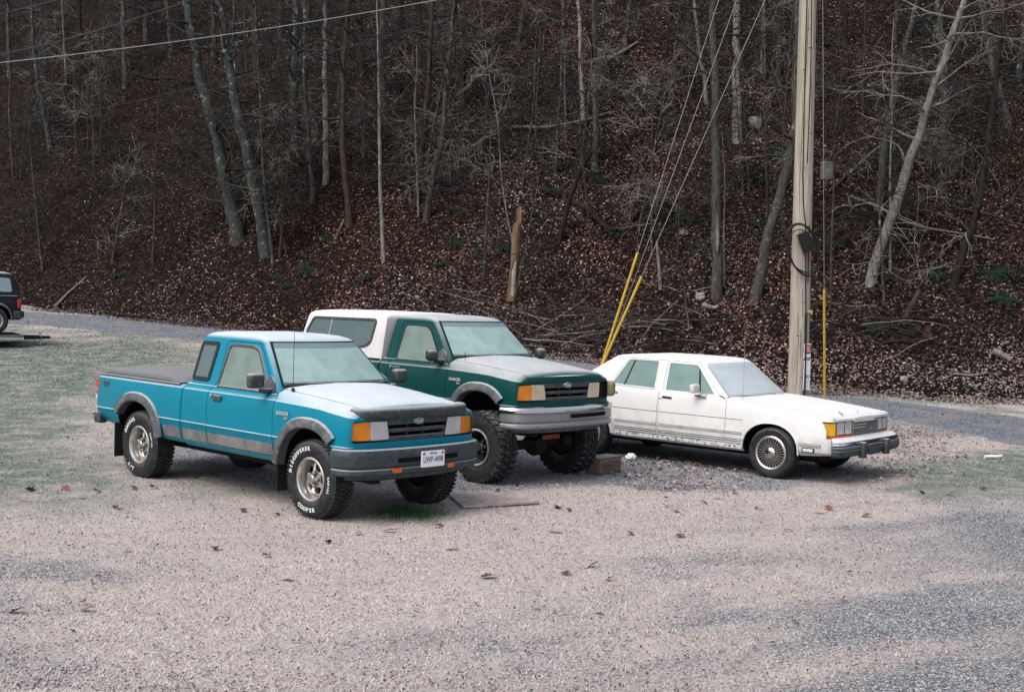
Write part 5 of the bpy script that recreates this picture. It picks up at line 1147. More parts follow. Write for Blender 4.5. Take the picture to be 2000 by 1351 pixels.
for k in range(52):                       # saplings nobody could tell apart
    x = rs.uniform(20, 1980); y = rs.uniform(120, 600); h = rs.uniform(90, 260); l = rs.normal(0, 18)
    tree('sapling', 'slender bare sapling among the larger trees on the wooded slope', [(x, y), (x + l * .5, y - h * .5), (x + l, y - h)], rs.uniform(3.0, 5.5), rs.choice(['teal', 'grey', 'pale', 'brown']), 200 + k, rs.uniform(4, 8), 11, .2, GS, rs.choice(['twig', 'twigpale']), 'sapling', Lr=(.5, 1.7), sub=4, tw=3)
def thicket(label, x, y, seed, n=9, spread=1.2, h=3.2, mat='twig', group=None):
    rng = np.random.default_rng(seed); b = hit(x, y); root = empty('bare_shrub', tuple(b)); stems = Tubes(); tw = Tubes()
    for k in range(6):
        d = np.array([rng.normal(0, .75), rng.normal(0, .5), .9]); P = wander(rng, (rng.normal(0, .12), rng.normal(0, .12), -.05), d, h * rng.uniform(.6, 1.2), 8, .14, -.05); R = np.linspace(rng.uniform(.012, .022), .005, 9); stems.add(P, R, 5); limbs(tw, rng, P, R, 4, .2, .98, (.8, 2.3), (-.3, .6), 3, 1, -.07)
    stems.build('stem', BK[mat], root); tw.build('twigs', BK[mat], root); tag(root, label, 'shrub', group); WHERE[root.name] = (x, y)
GB = 'tangled bare shrubs on the upper slope'
for k, (x, y, s) in enumerate([(560, 250, 1.0), (690, 240, 1.0), (960, 280, 1.1), (1040, 260, .9), (330, 330, 1.2), (250, 330, 1.0), (60, 150, 1.0), (180, 160, 1.0), (420, 190, 1.1), (480, 300, .9), (790, 170, 1.0), (870, 300, 1.0), (1180, 130, .8), (1560, 250, .7), (1890, 200, 1.0), (1960, 330, 1.0), (620, 130, 1.0), (140, 260, .9), (380, 90, 1.0), (520, 130, 1.0), (1800, 560, .9), (1100, 330, .8), (30, 60, 1.1), (110, 60, 1.1), (200, 60, 1.1), (310, 180, 1.1), (340, 60, 1.1), (460, 60, 1.0), (540, 40, 1.0), (610, 60, 1.1), (700, 60, 1.0), (760, 90, 1.0), (840, 110, 1.0), (930, 150, 1.1), (1010, 130, 1.1), (1080, 190, 1.0), (900, 330, 1.0), (760, 320, .9), (560, 350, 1.0), (430, 330, 1.1), (350, 400, .9), (280, 430, .8), (200, 380, .9), (120, 380, .9), (40, 350, 1.0), (60, 450, .8), (880, 420, .8), (1940, 220, 1.0), (1980, 120, 1.0), (1900, 330, .9), (1780, 430, .8), (1660, 330, .8), (1250, 230, .8), (1500, 120, .9), (1600, 180, .8), (680, 160, 1.1), (730, 250, 1.1), (1000, 200, 1.1), (90, 260, 1.2), (170, 320, 1.1), (300, 250, 1.3), (400, 260, 1.2), (360, 330, 1.1), (540, 200, 1.2), (600, 320, 1.1), (650, 300, 1.1), (720, 380, 1.0), (800, 260, 1.2), (850, 380, 1.0), (930, 380, .9), (1030, 340, .9), (240, 200, 1.3), (440, 420, .9), (1150, 230, .9), (1300, 260, .8), (1700, 220, .9), (1820, 330, .9), (1930, 430, .9), (1600, 480, .7), (950, 220, 1.2), (880, 200, 1.2), (1060, 60, 1.0)]):
    thicket('tangled bare shrub with arching twigs on the wooded slope', x, y, 400 + k, 9, h=3.0 * s, mat='twigpale' if (k % 4 == 0 and x > 480) else 'twig', group=GB)

# old wound in the bark of the tall grey trunk
b = hit(1400, 582); zz = [at(1400, y, b.y).z - b.z for y in (492, 478, 455, 432, 420)]; rr = 19 / 2 * b.y / FPX
t19w = lambda z: tuple(Vector(at(1399.5, px_row(b, z), b.y)) - b)[:2]
G = [[(t19w(z)[0] + (rr * 1.02 + .008) * math.sin(a), t19w(z)[1] - (rr * 1.02 + .008) * math.cos(a), z) for a in np.linspace(-w_, w_, 7)] for z, w_ in zip(zz, (.05, .30, .36, .22, .05))]
MB().grid(G).build('bark_wound', BK['pale'], t19, 60)
# broken snag, crooked dark branch, logs, limbs
def stick(name, label, pts, wpx, mat, cat, taper=.5, dz=0.0, sides=8, Y=None, group=None, lying=False, rough=.06):
    if lying: C = [np.array(hit(*p)) + np.array([0, 0, dz]) for p in pts]
    else: b = hit(*pts[0]); C = [np.array(b)] + [np.array(at(x, y, min(b.y, hit(x, y).y - .35))) for x, y in pts[1:]]
    C = np.array(C); cum = np.r_[0, np.cumsum(np.linalg.norm(np.diff(C, axis=0), axis=1))]; u = np.linspace(0, cum[-1], 16); P = np.stack([np.interp(u, cum, C[:, i]) for i in range(3)], 1)
    for _ in range(2): P[1:-1] = .25 * P[:-2] + .5 * P[1:-1] + .25 * P[2:]
    r = wpx / 2 * C[0][1] / FPX; rg = np.random.default_rng(len(label)); R = r * np.linspace(1, taper, 16) * (1 + rg.normal(0, rough, 16))
    o = MB().tube(P - C[0], R, sides).build(name, mat if not isinstance(mat, str) else BK[mat], None, 60); o.location = C[0]; return tag(o, label, cat, group)
q = NT('rotten_wood', .9, .1); mp = q.n('Mapping'); mp.inputs['Scale'].default_value = (1, 1, .12); q.l(q.obj(), mp.inputs[0]); q.color(q.mix(q.rng(q.noise(14, 5, .7, mp.outputs[0]), .35, .65), (.17, .108, .07), (.055, .037, .028))); q.bump(q.noise(20, 5, .6, mp.outputs[0]), .9, .03); MT['rot'] = q.m
b = hit(1000, 586); r = 19 / 2 * b.y / FPX; Hs = 182 * b.y / FPX; sn = empty('broken_snag', tuple(b)); rg = np.random.default_rng(9); G = []
for i in range(12):
    t = i / 11; row = []
    for k in range(12):
        a = 2 * math.pi * k / 12; top = Hs * (.80 + .20 * (.5 + .5 * math.cos(a - 1.2)) ** 2 + .05 * rg.normal()); rr = r * (1.25 - .35 * min(t * 3, 1)) * (1 + .10 * math.sin(3 * a + 4 * t)); row.append((rr * math.cos(a) + .10 * t * Hs * .3, rr * math.sin(a), min(t * Hs * 1.02, top) - .05))
    G.append(row)
mb = MB().grid([list(c) for c in zip(*[row for row in G])], closeu=True); mb.build('trunk', MT['rot'], sn, 50)
mb = MB(); mb.tube([(.02, -r * .95, .1), (.03, -r * 1.05, .8), (.07, -r * .9, 1.15)], [.06, .07, .02], 6); mb.build('bark_slab', BK['cream'], sn)
tag(sn, 'broken orange-brown snag with a jagged top above the green hood', 'snag')
stick('crooked_branch', 'crooked dark branch rising from the slope in the middle', [(1092, 480), (1104, 420), (1112, 392), (1128, 345), (1156, 296)], 11, 'dark', 'branch', .7)
stick('crooked_branch', 'bent mossy dark limb sagging right of the crooked branch', [(1108, 393), (1150, 405), (1175, 440), (1202, 456), (1228, 440), (1250, 405)], 13, 'dark', 'branch', .5)
stick('leaning_slab', 'splintered wood slab leaning on the foot of the brown trunk', [(655, 470), (664, 448), (672, 428)], 8, MT['rot'], 'slab', .5)
stick('fallen_log', 'dark fallen log lying up the slope left of the green-grey trunk', [(508, 272), (535, 240), (562, 212)], 12, 'grey', 'log', .8, .1, lying=True)
stick('fallen_log', 'long dark log slanting up the slope in the upper middle', [(925, 296), (985, 255), (1040, 215), (1085, 170)], 12, 'brown', 'log', .6, .12, lying=True)
stick('fallen_log', 'mottled pale log slanting up beside the grey trunk', [(1185, 125), (1215, 108), (1245, 88)], 10, 'pale', 'log', .5, .1, lying=True)
stick('fallen_branch', 'pale curved fallen branch across the slope behind the grey trunk', [(1000, 256), (1060, 258), (1110, 250), (1150, 242), (1192, 226)], 8, 'pale', 'branch', .5, .12, lying=True)
stick('mossy_limb', 'dark mossy limb reaching left from the twin trunks', [(396, 164), (360, 160), (325, 150), (300, 157), (268, 146)], 8, 'dark', 'branch', .8, Y=None)
stick('fallen_branch', 'pale dead branch lying on the slope beside the gravel lane', [(108, 604), (135, 575), (158, 556), (168, 545)], 8, 'pale', 'branch', .4, .08, lying=True)
stick('log', 'short broken log standing on the slope right of the pole', [(1768, 622), (1782, 595), (1797, 566)], 13, 'brown', 'log', .8)
stick('log', 'pale short post leaning behind the guy wire guards', [(1290, 568), (1287, 520), (1283, 472)], 7, 'pale', 'post', .9)
stick('fallen_log', 'frosty short log lying at the foot of the hill', [(1372, 604), (1395, 608), (1402, 606)], 11, 'pale', 'log', .8, .08, lying=True)
stick('fallen_log', 'pale stump end on the slope at the right edge', [(1940, 695), (1958, 703), (1975, 712)], 16, 'pale', 'log', .6, .1, lying=True)
stick('fallen_branch', 'light grey dead branch across the foot of the slope at right', [(1862, 736), (1900, 740), (1930, 735)], 5, 'twigpale', 'branch', .5, .08, lying=True)
# arching pale sapling on the right
b = hit(1655, 345); root = empty('arching_sapling', tuple(b)); C = np.array([np.array(at(x, y, b.y - .3)) for x, y in ((1655, 345), (1700, 300), (1742, 268), (1785, 256), (1830, 252), (1885, 272), (1920, 310), (1945, 350), (1968, 395), (1972, 430))]); C[0] = b; tb = Tubes(); tb.add(C - np.array(b), np.linspace(.034, .012, len(C)), 6); tb.build('trunk', BK['pale'], root)
tw = Tubes(); rg = np.random.default_rng(4)
for (x0, y0), pts in (((1885, 272), [(1880, 320), (1876, 360), (1890, 420), (1905, 470)]), ((1920, 310), [(1905, 350), (1910, 400), (1925, 440)]), ((1800, 255), [(1796, 210), (1800, 185)]), ((1945, 350), [(1960, 380), (1950, 420)]), ((1742, 268), [(1690, 310), (1680, 330)]), ((1885, 272), [(1850, 330), (1830, 370), (1815, 400)])):
    P = np.array([np.array(at(x, y, b.y - .3)) for x, y in [(x0, y0)] + pts]) - np.array(b); tw.add(P, np.linspace(.016, .006, len(P)), 5); limbs(tw, rg, P, np.linspace(.016, .006, len(P)), 3, .3, 1, (.4, .9), (-.6, .3), 3, 2, -.08)
tw.build('twigs', BK['twigpale'], root); tag(root, 'pale sapling arched over with drooping twigs at the right', 'sapling')
# low pale limb on the right of the pole
stick('fallen_branch', 'long pale limb leaning across the slope right of the pole', [(1660, 408), (1720, 430), (1760, 455), (1800, 470), (1870, 480), (1940, 492)], 6, 'twigpale', 'branch', .5, .35, lying=True)
stick('fallen_branch', 'brown fallen limb slanting up behind the pole', [(1618, 385), (1660, 345), (1700, 305)], 8, 'brown', 'branch', .6, .12, lying=True)

# brush piles
def brush(label, px, seed, n, w, h, mat):
    rng = np.random.default_rng(seed); b = hit(*px); root = empty('brush_pile', tuple(b))
    for k in range(n):
        p = np.array([rng.normal(0, w * .45), rng.normal(0, .5), 0]); p[2] = float(hill_xyz(b.x + p[0], b.y + p[1])) - b.z + abs(rng.normal(0, h * .4)); p[2] = max(p[2], float(land(b.x + p[0], b.y + p[1])) - b.z + .02); a = rng.choice([.35, 2.9]) + rng.normal(0, .45); d = np.array([np.cos(a), rng.normal(0, .25), abs(np.sin(a)) * .55 + rng.normal(0, .1)]); L = rng.uniform(.8, 2.4); P = wander(rng, p, d, L, 6, .09, -.03)
        MB().tube(P, np.linspace(rng.uniform(.010, .026), .006, 7), 5).build('stick', BK[mat if rng.uniform() < .85 else 'twigpale'], root, 60)
    tag(root, label, 'brush')
brush('pile of cut brush behind the hood of the green truck', (1085, 672), 1, 75, 2.0, 1.1, 'twig'); brush('low brush heap at the foot of the hill behind the guy wires', (1260, 655), 2, 34, 2.2, .6, 'twig'); brush('grey brush heap on the bank right of the pole', (1745, 668), 3, 44, 2.4, .7, 'twig')
brush('tangle of fallen branches on the bank behind the camper shell', (890, 610), 4, 16, 2.6, .5, 'twig'); brush('tangle of small branches on the bank left of the pole', (1440, 620), 5, 14, 2.0, .5, 'twig')

# ferns
MT['fern'] = flat('fern_green', (.008, .020, .0115), .7, .12, var=.5, scale=3)
def fern_mesh(seed):
    rg = np.random.default_rng(seed); mb = MB()
    for k in range(11):
        a = 2 * math.pi * k / 11 + rg.normal(0, .2); L = rg.uniform(.35, .6); P = [np.array([math.cos(a) * L * t, math.sin(a) * L * t, L * (.9 * t - .85 * t * t)]) for t in np.linspace(0, 1, 9)]; sd = np.array([-math.sin(a), math.cos(a), 0])
        for i in range(1, 8):
            w = .11 * math.sin(math.pi * (i + .5) / 9) + .015; f = (P[i + 1] - P[i]) * .42; dr = np.array([0, 0, -.25 * w])
            mb.add([P[i] - f, P[i] + f, P[i] + sd * w + f * 1.1 + dr], [(0, 1, 2)]); mb.add([P[i] - f, P[i] + f, P[i] - sd * w + f * 1.1 + dr], [(1, 0, 2)])
        mb.add([P[0], P[4] + sd * .008, P[8], P[4] - sd * .008], [(0, 1, 2, 3)])
    me = bpy.data.meshes.new('fern'); me.from_pydata(mb.v, [], mb.f); me.update(); me.materials.append(MT['fern']); return me
FM = [fern_mesh(k) for k in range(3)]
fp = [(1340, 430), (1275, 405), (1180, 375), (1480, 440), (1440, 435), (1330, 470), (1160, 350), (1080, 375), (1060, 365), (1100, 330), (1040, 330), (1290, 330), (1320, 240), (1340, 140), (1270, 160), (1190, 155), (1355, 205), (1480, 160), (1510, 300), (1620, 90), (1640, 150), (1665, 190), (1700, 145), (1740, 230), (1760, 320), (1650, 250), (1620, 110), (1810, 65), (1780, 300), (1950, 350), (545, 545), (560, 560), (740, 520), (720, 545), (620, 500), (865, 530), (870, 520), (690, 560), (750, 565), (705, 330), (540, 380), (585, 460), (600, 530), (640, 470), (480, 590), (420, 450), (380, 500), (310, 520), (230, 540), (260, 420), (330, 560), (890, 480), (960, 350), (980, 540), (985, 490), (940, 500), (790, 480), (1210, 455), (1245, 460), (1420, 190), (1725, 545), (1640, 480), (1690, 590), (1830, 540), (1850, 610), (1900, 550), (1945, 540), (1960, 590), (1930, 500), (1590, 600), (1560, 640), (1440, 500), (1350, 485), (1480, 350), (1640, 620), (1710, 640), (1340, 300), (1400, 470), (1120, 440), (1040, 420)]
for k, (x, y) in enumerate(fp[::3] + fp[1::6]):
    h = hit(x, y); o = link('fern', FM[k % 3]); s = rs.uniform(.6, 1.15); o.scale = (s, s, s * .9); o.location = (h.x, h.y, float(hill_xyz(h.x, h.y)) + .03); o.rotation_euler = (rs.uniform(.3, .6), 0, rs.uniform(-.6, .6)); tag(o, 'dark green fern growing in the leaves on the wooded slope', 'fern', 'green ferns on the wooded slope'); WHERE[o.name] = (x, y)
# dead orange leaves still hanging on young beeches
def beech(label, px, seed, sp, n):
    rng = np.random.default_rng(seed); b = hit(*px); root = empty('young_beech', tuple(b)); P = wander(rng, (0, 0, -.1), (.05, 0, 1), 4.5, 8, .05, 0); tk = Tubes(); tk.add(P, np.linspace(.035, .01, 9), 6); tk.build('trunk', BK['grey'], root); br = Tubes(); limbs(br, rng, P, np.linspace(.035, .01, 9), 12, .2, .95, (.8, 1.8), (-.1, .5), 4, 3, -.01); br.build('branches', BK['twig'], root)
    X = rng.normal(0, sp, n); Yv = rng.normal(0, sp * .6, n); Zv = rng.uniform(.6, 3.2, n); k = vnoise(X * 3 + 7, Zv * 3, 1.0, seed) > .48; X, Yv, Zv = X[k], Yv[k], Zv[k]
    V, F, C = leaves_arrays(X, Yv, Zv, rng.uniform(.06, .10, len(X)), np.full(len(X), .9), rng, np.tile([0, -.5, .7], (len(X), 1)), [0, 0, 0, 0, 0, 1]); np_mesh('dead_leaves', V, tris=F, mat=MT['leafmat'], cols=C * np.array([1.1, .75, .55]), parent=root); tag(root, label, 'tree')
beech('young beech holding orange leaves at the top edge right of the middle', (1060, 100), 1, .8, 900); beech('young beech holding orange leaves at the top edge above the middle', (960, 96), 2, .6, 600); beech('small beech with rusty leaves below the thin grey trunk', (925, 190), 3, .4, 260)
# rocks
def rock(label, px, wpx, hpx, seed, col=(.20, .205, .19)):
    b = hit(*px); w = wpx * b.y / FPX; h = hpx * b.y / FPX; rg = np.random.default_rng(seed); bm = bmesh.new(); bmesh.ops.create_icosphere(bm, subdivisions=3, radius=.5)
    for v in bm.verts:
        c = v.co.normalized(); k = 1 / max(abs(c.x), abs(c.y), abs(c.z)) ** .6; n_ = float(vnoise(c.x * 2 + 5, c.y * 2 + c.z * 3 + seed, 1.5, seed)); v.co = Vector((c.x * w * .5 * k, c.y * w * .45 * k, c.z * h * .55 * k)) * (.72 + .4 * n_)
    me = bpy.data.meshes.new('boulder'); bm.to_mesh(me); bm.free(); me.materials.append(flat('rock_%d' % seed, col, .9, .1, var=.5, scale=7, bump=.4)); finish(me, 40); o = link('boulder', me); o.location = (b.x, b.y, b.z + h * .35); tag(o, label, 'rock')
rock('squarish grey boulder high on the slope near the light grey trunk', (1475, 250), 27, 24, 1); rock('small rounded grey rock at the foot of the hill', (1368, 586), 20, 15, 2, (.25, .25, .25)); rock('flat grey rock on the slope behind the guy wires', (1335, 460), 20, 10, 3, (.24, .245, .25)); rock('frosty rock at the foot of the bank right of the yellow guard', (1765, 745), 14, 12, 4, (.33, .33, .34))
b = hit(1615, 352); s = b.y / FPX; o = MB().rbox((0, 0, 17 * s), (26 * s, .16, 36 * s), .03).build('grey_box', flat('weathered_box', (.15, .165, .15), .8, .2, var=.4, scale=5)); o.location = b; tag(o, 'weathered grey-green box standing on the slope behind the pole', 'box')
# ------------------------------------------------------------------ utility pole, guys and wires
PY = 20.6
q = NT('weathered_pole_wood', .9, .1); mp = q.n('Mapping'); mp.inputs['Scale'].default_value = (1, 1, .05); q.l(q.obj(), mp.inputs[0]); c = q.mix(q.rng(q.noise(22, 6, .7, mp.outputs[0]), .3, .72), (.36, .325, .275), (.20, .172, .138)); c = q.mix(q.rng(q.noise(1.2, 4, .6), .55, .75, 0, .5), c, (.34, .25, .19)); q.color(c); q.bump(q.noise(30, 5, .6, mp.outputs[0]), .6, .012); MT['polewood'] = q.m
pb = at(1555.5, 862, PY); pb.z = float(ground_z(pb.x, pb.y)); ptop = at(1594, -600, PY); pole = empty('utility_pole', tuple(pb)); pdir = (ptop - pb); 
def on_pole(py): t = (at(1555.5 + (862 - py) * .0263, py, PY).z - pb.z) / pdir.z; return pdir * t
P = [pdir * t for t in np.linspace(-.03, 1.12, 24)]; R = np.linspace(.172, .110, 24); mbp = MB().tube(P, R * (1 + np.random.default_rng(1).normal(0, .006, 24)), 22); mbp.build('shaft', MT['polewood'], pole, 60)
def pr(py): return float(np.interp((on_pole(py)).z / pdir.z, [-.03, 1.12], [.172, .110]))
def psurf(py, ang, off=0.0):
    """a point on the pole's surface; ang 0 faces the camera, positive to the right"""
    c = on_pole(py); r = pr(py) + off; return c + Vector((math.sin(ang) * r, -math.cos(ang) * r, 0))
MB().tube([psurf(y, .18 + .10 * math.sin(y * .011), .0) for y in np.linspace(320, -20, 14)], .0075, 4).build('drying_crack', MT['well'], pole)
for a_, y0_, y1_ in ((-.35, 760, 610), (-.1, 700, 640), (-.55, 420, 180), (.55, 330, 150), (-.2, 180, 20), (.7, 120, -60), (.05, 620, 560)):
    MB().tube([psurf(y, a_ + .05 * math.sin(y * .03), .0) for y in np.linspace(y0_, y1_, 9)], [.001] + [.004] * 7 + [.001], 4).build('drying_crack', MT['well'], pole)
for y_, a_ in ((655, -.4), (590, .2), (330, -.2), (262, .5), (140, -.5), (60, -.1), (735, .1)):
    MB().rbox(tuple(psurf(y_, a_, .002)), (.028, .012, .010), .003, 1).build('staple', MT['well'], pole)
MB().tube([psurf(y, .40, .012) for y in np.linspace(862, 610, 12)], .022, 8).build('conduit', MT['seal'], pole)
MB().tube([psurf(y, a, .010) for y, a in ((612, .38), (560, .28), (520, .20), (440, .10), (400, -.15), (340, -.3), (200, -.35), (0, -.35), (-120, -.35))], .009, 6).build('down_lead', MT['seal'], pole)
MB().tube([psurf(y, .55, .010) for y in (550, 520, 480, 440)], .008, 6).build('short_lead', MT['seal'], pole)
s1 = psurf(608, .85, .006); MB().rbox(tuple(s1), (.11, .05, .05), .008).build('bracket', flat('tan_bracket', (.42, .27, .13), .6), pole)
# splice closure with fins, tilted
Mx = Matrix.Translation(psurf(474, .05, .10)) @ Matrix.Rotation(-.42, 4, 'Y')
mb = MB().rbox((0, 0, 0), (.17, .14, .34), .03)
for k in range(9):
    z = -.15 + .3 * k / 8; mb.rbox((0, -.01, z), (.205, .165, .014), .004, 1)
mb.xf(Mx); mb.build('splice_case', MT['seal'], pole)
# coil of spare cable
cc = psurf(487, -.02, .05); rg = np.random.default_rng(3)
for k in range(4):
    a0 = rg.uniform(0, 6); ax, az = (.235, .25, .215, .26)[k], (.41, .43, .38, .40)[k]; P = []
    for t in np.linspace(0, 2 * math.pi, 41):
        u, v = ax * math.sin(t), az * math.cos(t); th = -.33; P.append(cc + Vector((u * math.cos(th) + v * math.sin(th) - .03 + (.0, .02, .01, -.015)[k], -.02 - .014 * k, (.0, -.03, -.06, .02)[k] - u * math.sin(th) + v * math.cos(th))))
    MB().tube(P, .0095, 6, cap=False).build('cable_coil', MT['seal'], pole)
MB().tube([at(1528, 445, PY - .3) - pb, at(1526, 400, PY - .3) - pb, at(1530, 250, PY - .3) - pb, at(1545, 60, PY - .25) - pb, at(1568, -160, PY - .2) - pb], .010, 6).build('riser_cable', MT['seal'], pole)
MB().rbox(tuple(psurf(505, .75, .045)), (.03, .02, .10), .006, rot=Matrix.Rotation(.5, 3, 'Y')).build('orange_tag', MT['red'], pole)
MB().tube([psurf(97, .02, .005), psurf(97, .42, .005)], .006, 5).build('staple', MT['well'], pole)
tag(pole, 'weathered wooden utility pole with coiled black cable behind the white car', 'pole')
# two notices on the pole
def notice(label, y0, y1, w, content):
    c0, c1 = psurf(y0, .66, .010), psurf(y1, .66, .010); h = (c0 - c1).length; root = empty('notice', tuple(pb)); M = Matrix.Translation((c0 + c1) / 2) @ Matrix.Rotation(.66, 4, 'Z')
    MB().rbox((0, 0, 0), (w, .006, h), .002, 1).xf(M).build('panel', MT['plate'], root); content(root, M, w, h); tag(root, label, 'sign')
def n1(root, M, w, h):
    MB().box((0, -.0042, h * .14), (w * .9, .002, h * .58)).xf(M).build('red_field', flat('sign_red', (.40, .02, .03), .5), root)
    for z, ww in ((.29, .45), (.16, .7), (.02, .6)): MB().box((0, -.0058, h * z), (w * ww, .002, h * .06)).xf(M).build('wording', MT['plate'], root)
    MB().box((0, -.0042, -h * .43), (w * .9, .002, h * .07)).xf(M).build('black_bar', MT['line'], root)
def n2(root, M, w, h):
    text_mb('NO', h * .16, .0008, .002).xf(M @ Matrix.Translation((0, -.0042, -h * .05))).build('wording', MT['line'], root, None)
    for z, ww in ((.42, .2), (-.20, .6), (-.27, .45), (-.36, .5)): MB().box((0, -.0042, h * z), (w * ww, .002, h * .014)).xf(M).build('fine_print', MT['strip'], root)
notice('small red and white notice on the utility pole', 670, 700, .17, n1); notice('tall white notice with NO printed on it, lower on the pole', 702.5, 760, .17, n2)
# guys
MT['yellow'] = flat('yellow_guard', (.46, .30, .045), .6, .2, var=.2, scale=5); MT['steel'] = flat('galvanised_strand', (.28, .28, .28), .6, .2, .1); MT['cable'] = flat('grey_black_cable', (.045, .047, .05), .6, .12); MT['palewire'] = flat('pale_wire', (.27, .28, .29), .6, .2, .1)
def guy(label, foot, Yf, top, gtop=None):
    a = at(*foot, Yf); a.z = float(ground_z(a.x, a.y)) - .05; b_ = at(*top, PY); root = empty('guy_wire', tuple(a)); d = b_ - a
    MB().tube([d * t for t in np.linspace(0, 1, 6)], .0052, 6).build('strand', MT['steel'], root)
    if gtop:
        best = min(np.linspace(.02, .7, 400), key=lambda t: abs(px_of(a + d * t)[1] - gtop)); MB().tube([d * t for t in np.linspace(.0, best, 5)], .023, 10).build('guard', MT['yellow'], root)
    tag(root, label, 'wire')
def px_of(p):
    v = Vector(p) - Vector((0, 0, CAM_H)); d = v.dot(CF); return 1000 + FPX * v.dot(CR) / d, 675.5 - FPX * v.dot(CU) / d
guy('left guy wire with the taller yellow guard', (1136, 842), 21.6, (1594, -592), 492); guy('middle guy wire, bare strand without guard', (1134, 842), 21.7, (1589, -408)); guy('right-hand slanting guy wire with the shorter yellow guard', (1122, 836), 21.5, (1582, -196), 540)
guy('near-vertical guy wire with yellow guard right of the pole', (1611, 826), 23.6, (1604, -640), 567)
def wire(label, pts, r, mat, Y0, Y1):
    n_ = len(pts); C = np.array([np.array(at(x, y, Y0 + (Y1 - Y0) * (x - pts[0][0]) / (pts[-1][0] - pts[0][0]))) for x, y in pts]); x_ = np.arange(n_); u = np.linspace(0, n_ - 1, 40); co = [np.polyfit(x_, C[:, i], min(3, n_ - 1)) for i in range(3)]; P = np.stack([np.polyval(c_, u) for c_ in co], 1); o = MB().tube(P - P[0], r, 6).build('overhead_wire', mat, None, 60); o.location = P[0]; tag(o, label, 'wire')
wire('pale overhead wire running from the left edge to the top middle', [(-900, 196), (-400, 162), (0, 121), (500, 62), (850, 0), (1200, -75), (1586, -175)], .0058, MT['palewire'], 17, 20.5)
wire('thick dark overhead cable at the upper left corner', [(-900, 250), (-400, 182), (0, 103), (180, 57), (370, 2), (900, -180), (1586, -420)], .009, MT['cable'], 17, 20.5)
wire('short dark cable cutting across the extreme upper left corner', [(-900, 210), (-400, 118), (0, 22), (105, 0), (600, -140), (1100, -300), (1588, -480)], .008, MT['cable'], 17, 20.5)
wire('thin faint wire slanting across the woods in the upper left', [(-900, 392), (-400, 320), (0, 245), (250, 195), (500, 141), (990, 8), (1586, -180)], .003, MT['cable'], 17, 20.5)

# ------------------------------------------------------------------ small things on the ground
def gpt(m):    # green truck coordinates to world
    c_, s_ = math.cos(GY), math.sin(GY); return Vector((.2232 + c_ * m[0] - s_ * m[1], 15.4355 + s_ * m[0] + c_ * m[1], 0))
A, B, C3 = gpt((.20, .90)), gpt((.412, .912)), gpt((.285, 1.33)); ang = math.atan2(B.y - A.y, B.x - A.x); mid = (A + gpt((.40, 1.34))) / 2
q = NT('old_timber', .9, .1); mp = q.n('Mapping'); mp.inputs['Scale'].default_value = (1, .12, 1); q.l(q.obj(), mp.inputs[0]); c = q.mix(q.rng(q.noise(24, 5, .6, mp.outputs[0]), .3, .7), (.17, .125, .10), (.07, .05, .04)); c = q.mix(q.rng(q.nz(), .5, .95, 0, .55), c, (.40, .38, .37)); q.color(c); q.bump(q.noise(30, 5, .6, mp.outputs[0]), .5, .01)
blk = MB().rbox((0, 0, .115), (.235, .46, .23), .012).build('timber_block', q.m); blk.location = (mid.x, mid.y, float(ground_z(mid.x, mid.y)) - .008); blk.rotation_euler = (0, 0, ang); tag(blk, 'squared timber block chocking the green truck front tyre', 'block')
c4 = [hit(*p) for p in ((875, 971), (905, 994), (1054, 987), (1016, 968))]; o0 = sum(c4, Vector()) / 4; mb = MB(); poly = [(p.x - o0.x, p.y - o0.y) for p in c4]; mb.prism(poly, lambda u, v, t: (u, v, t), .016, .040)
q = NT('weathered_board', .85, .15); c = q.mix(q.rng(q.noise(9, 5, .65), .3, .7), (.40, .33, .31), (.25, .19, .175)); c = q.mix(q.rng(q.noise(60, 3), .55, .7, 0, .5), c, (.55, .52, .52)); q.color(c); q.bump(q.noise(40, 4), .3, .006)
bo = mb.build('plywood_sheet', q.m); bo.location = o0; tag(bo, 'weathered sheet of plywood lying flat in front of the green truck', 'board')
h = hit(1232, 898); bm = bmesh.new(); bmesh.ops.create_icosphere(bm, subdivisions=3, radius=.055); rg = np.random.default_rng(2)
for v in bm.verts: c_ = v.co.normalized(); v.co *= .75 + .5 * float(vnoise(c_.x * 3 + 4, c_.y * 3 + c_.z * 4, 1.6, 5)); v.co.x *= 1.35
me = bpy.data.meshes.new('crumpled_cup'); bm.to_mesh(me); bm.free(); me.materials.append(flat('white_litter', (.74, .73, .72), .6, .2, var=.12)); finish(me, 25); o = link('crumpled_cup', me); o.location = h + Vector((0, 0, .04)); tag(o, 'crumpled white litter lying on the gravel right of the timber block', 'litter')
h = hit(1940, 896); o = MB().tube([(-.135, 0, .03), (-.04, .01, .034), (.06, .0, .036), (.14, .02, .05)], [.020, .024, .024, .018], 8).build('white_stick', flat('bleached_wood', (.66, .64, .60), .7, .2)); o.location = h; tag(o, 'short white stick lying on the grass at the right edge', 'stick')
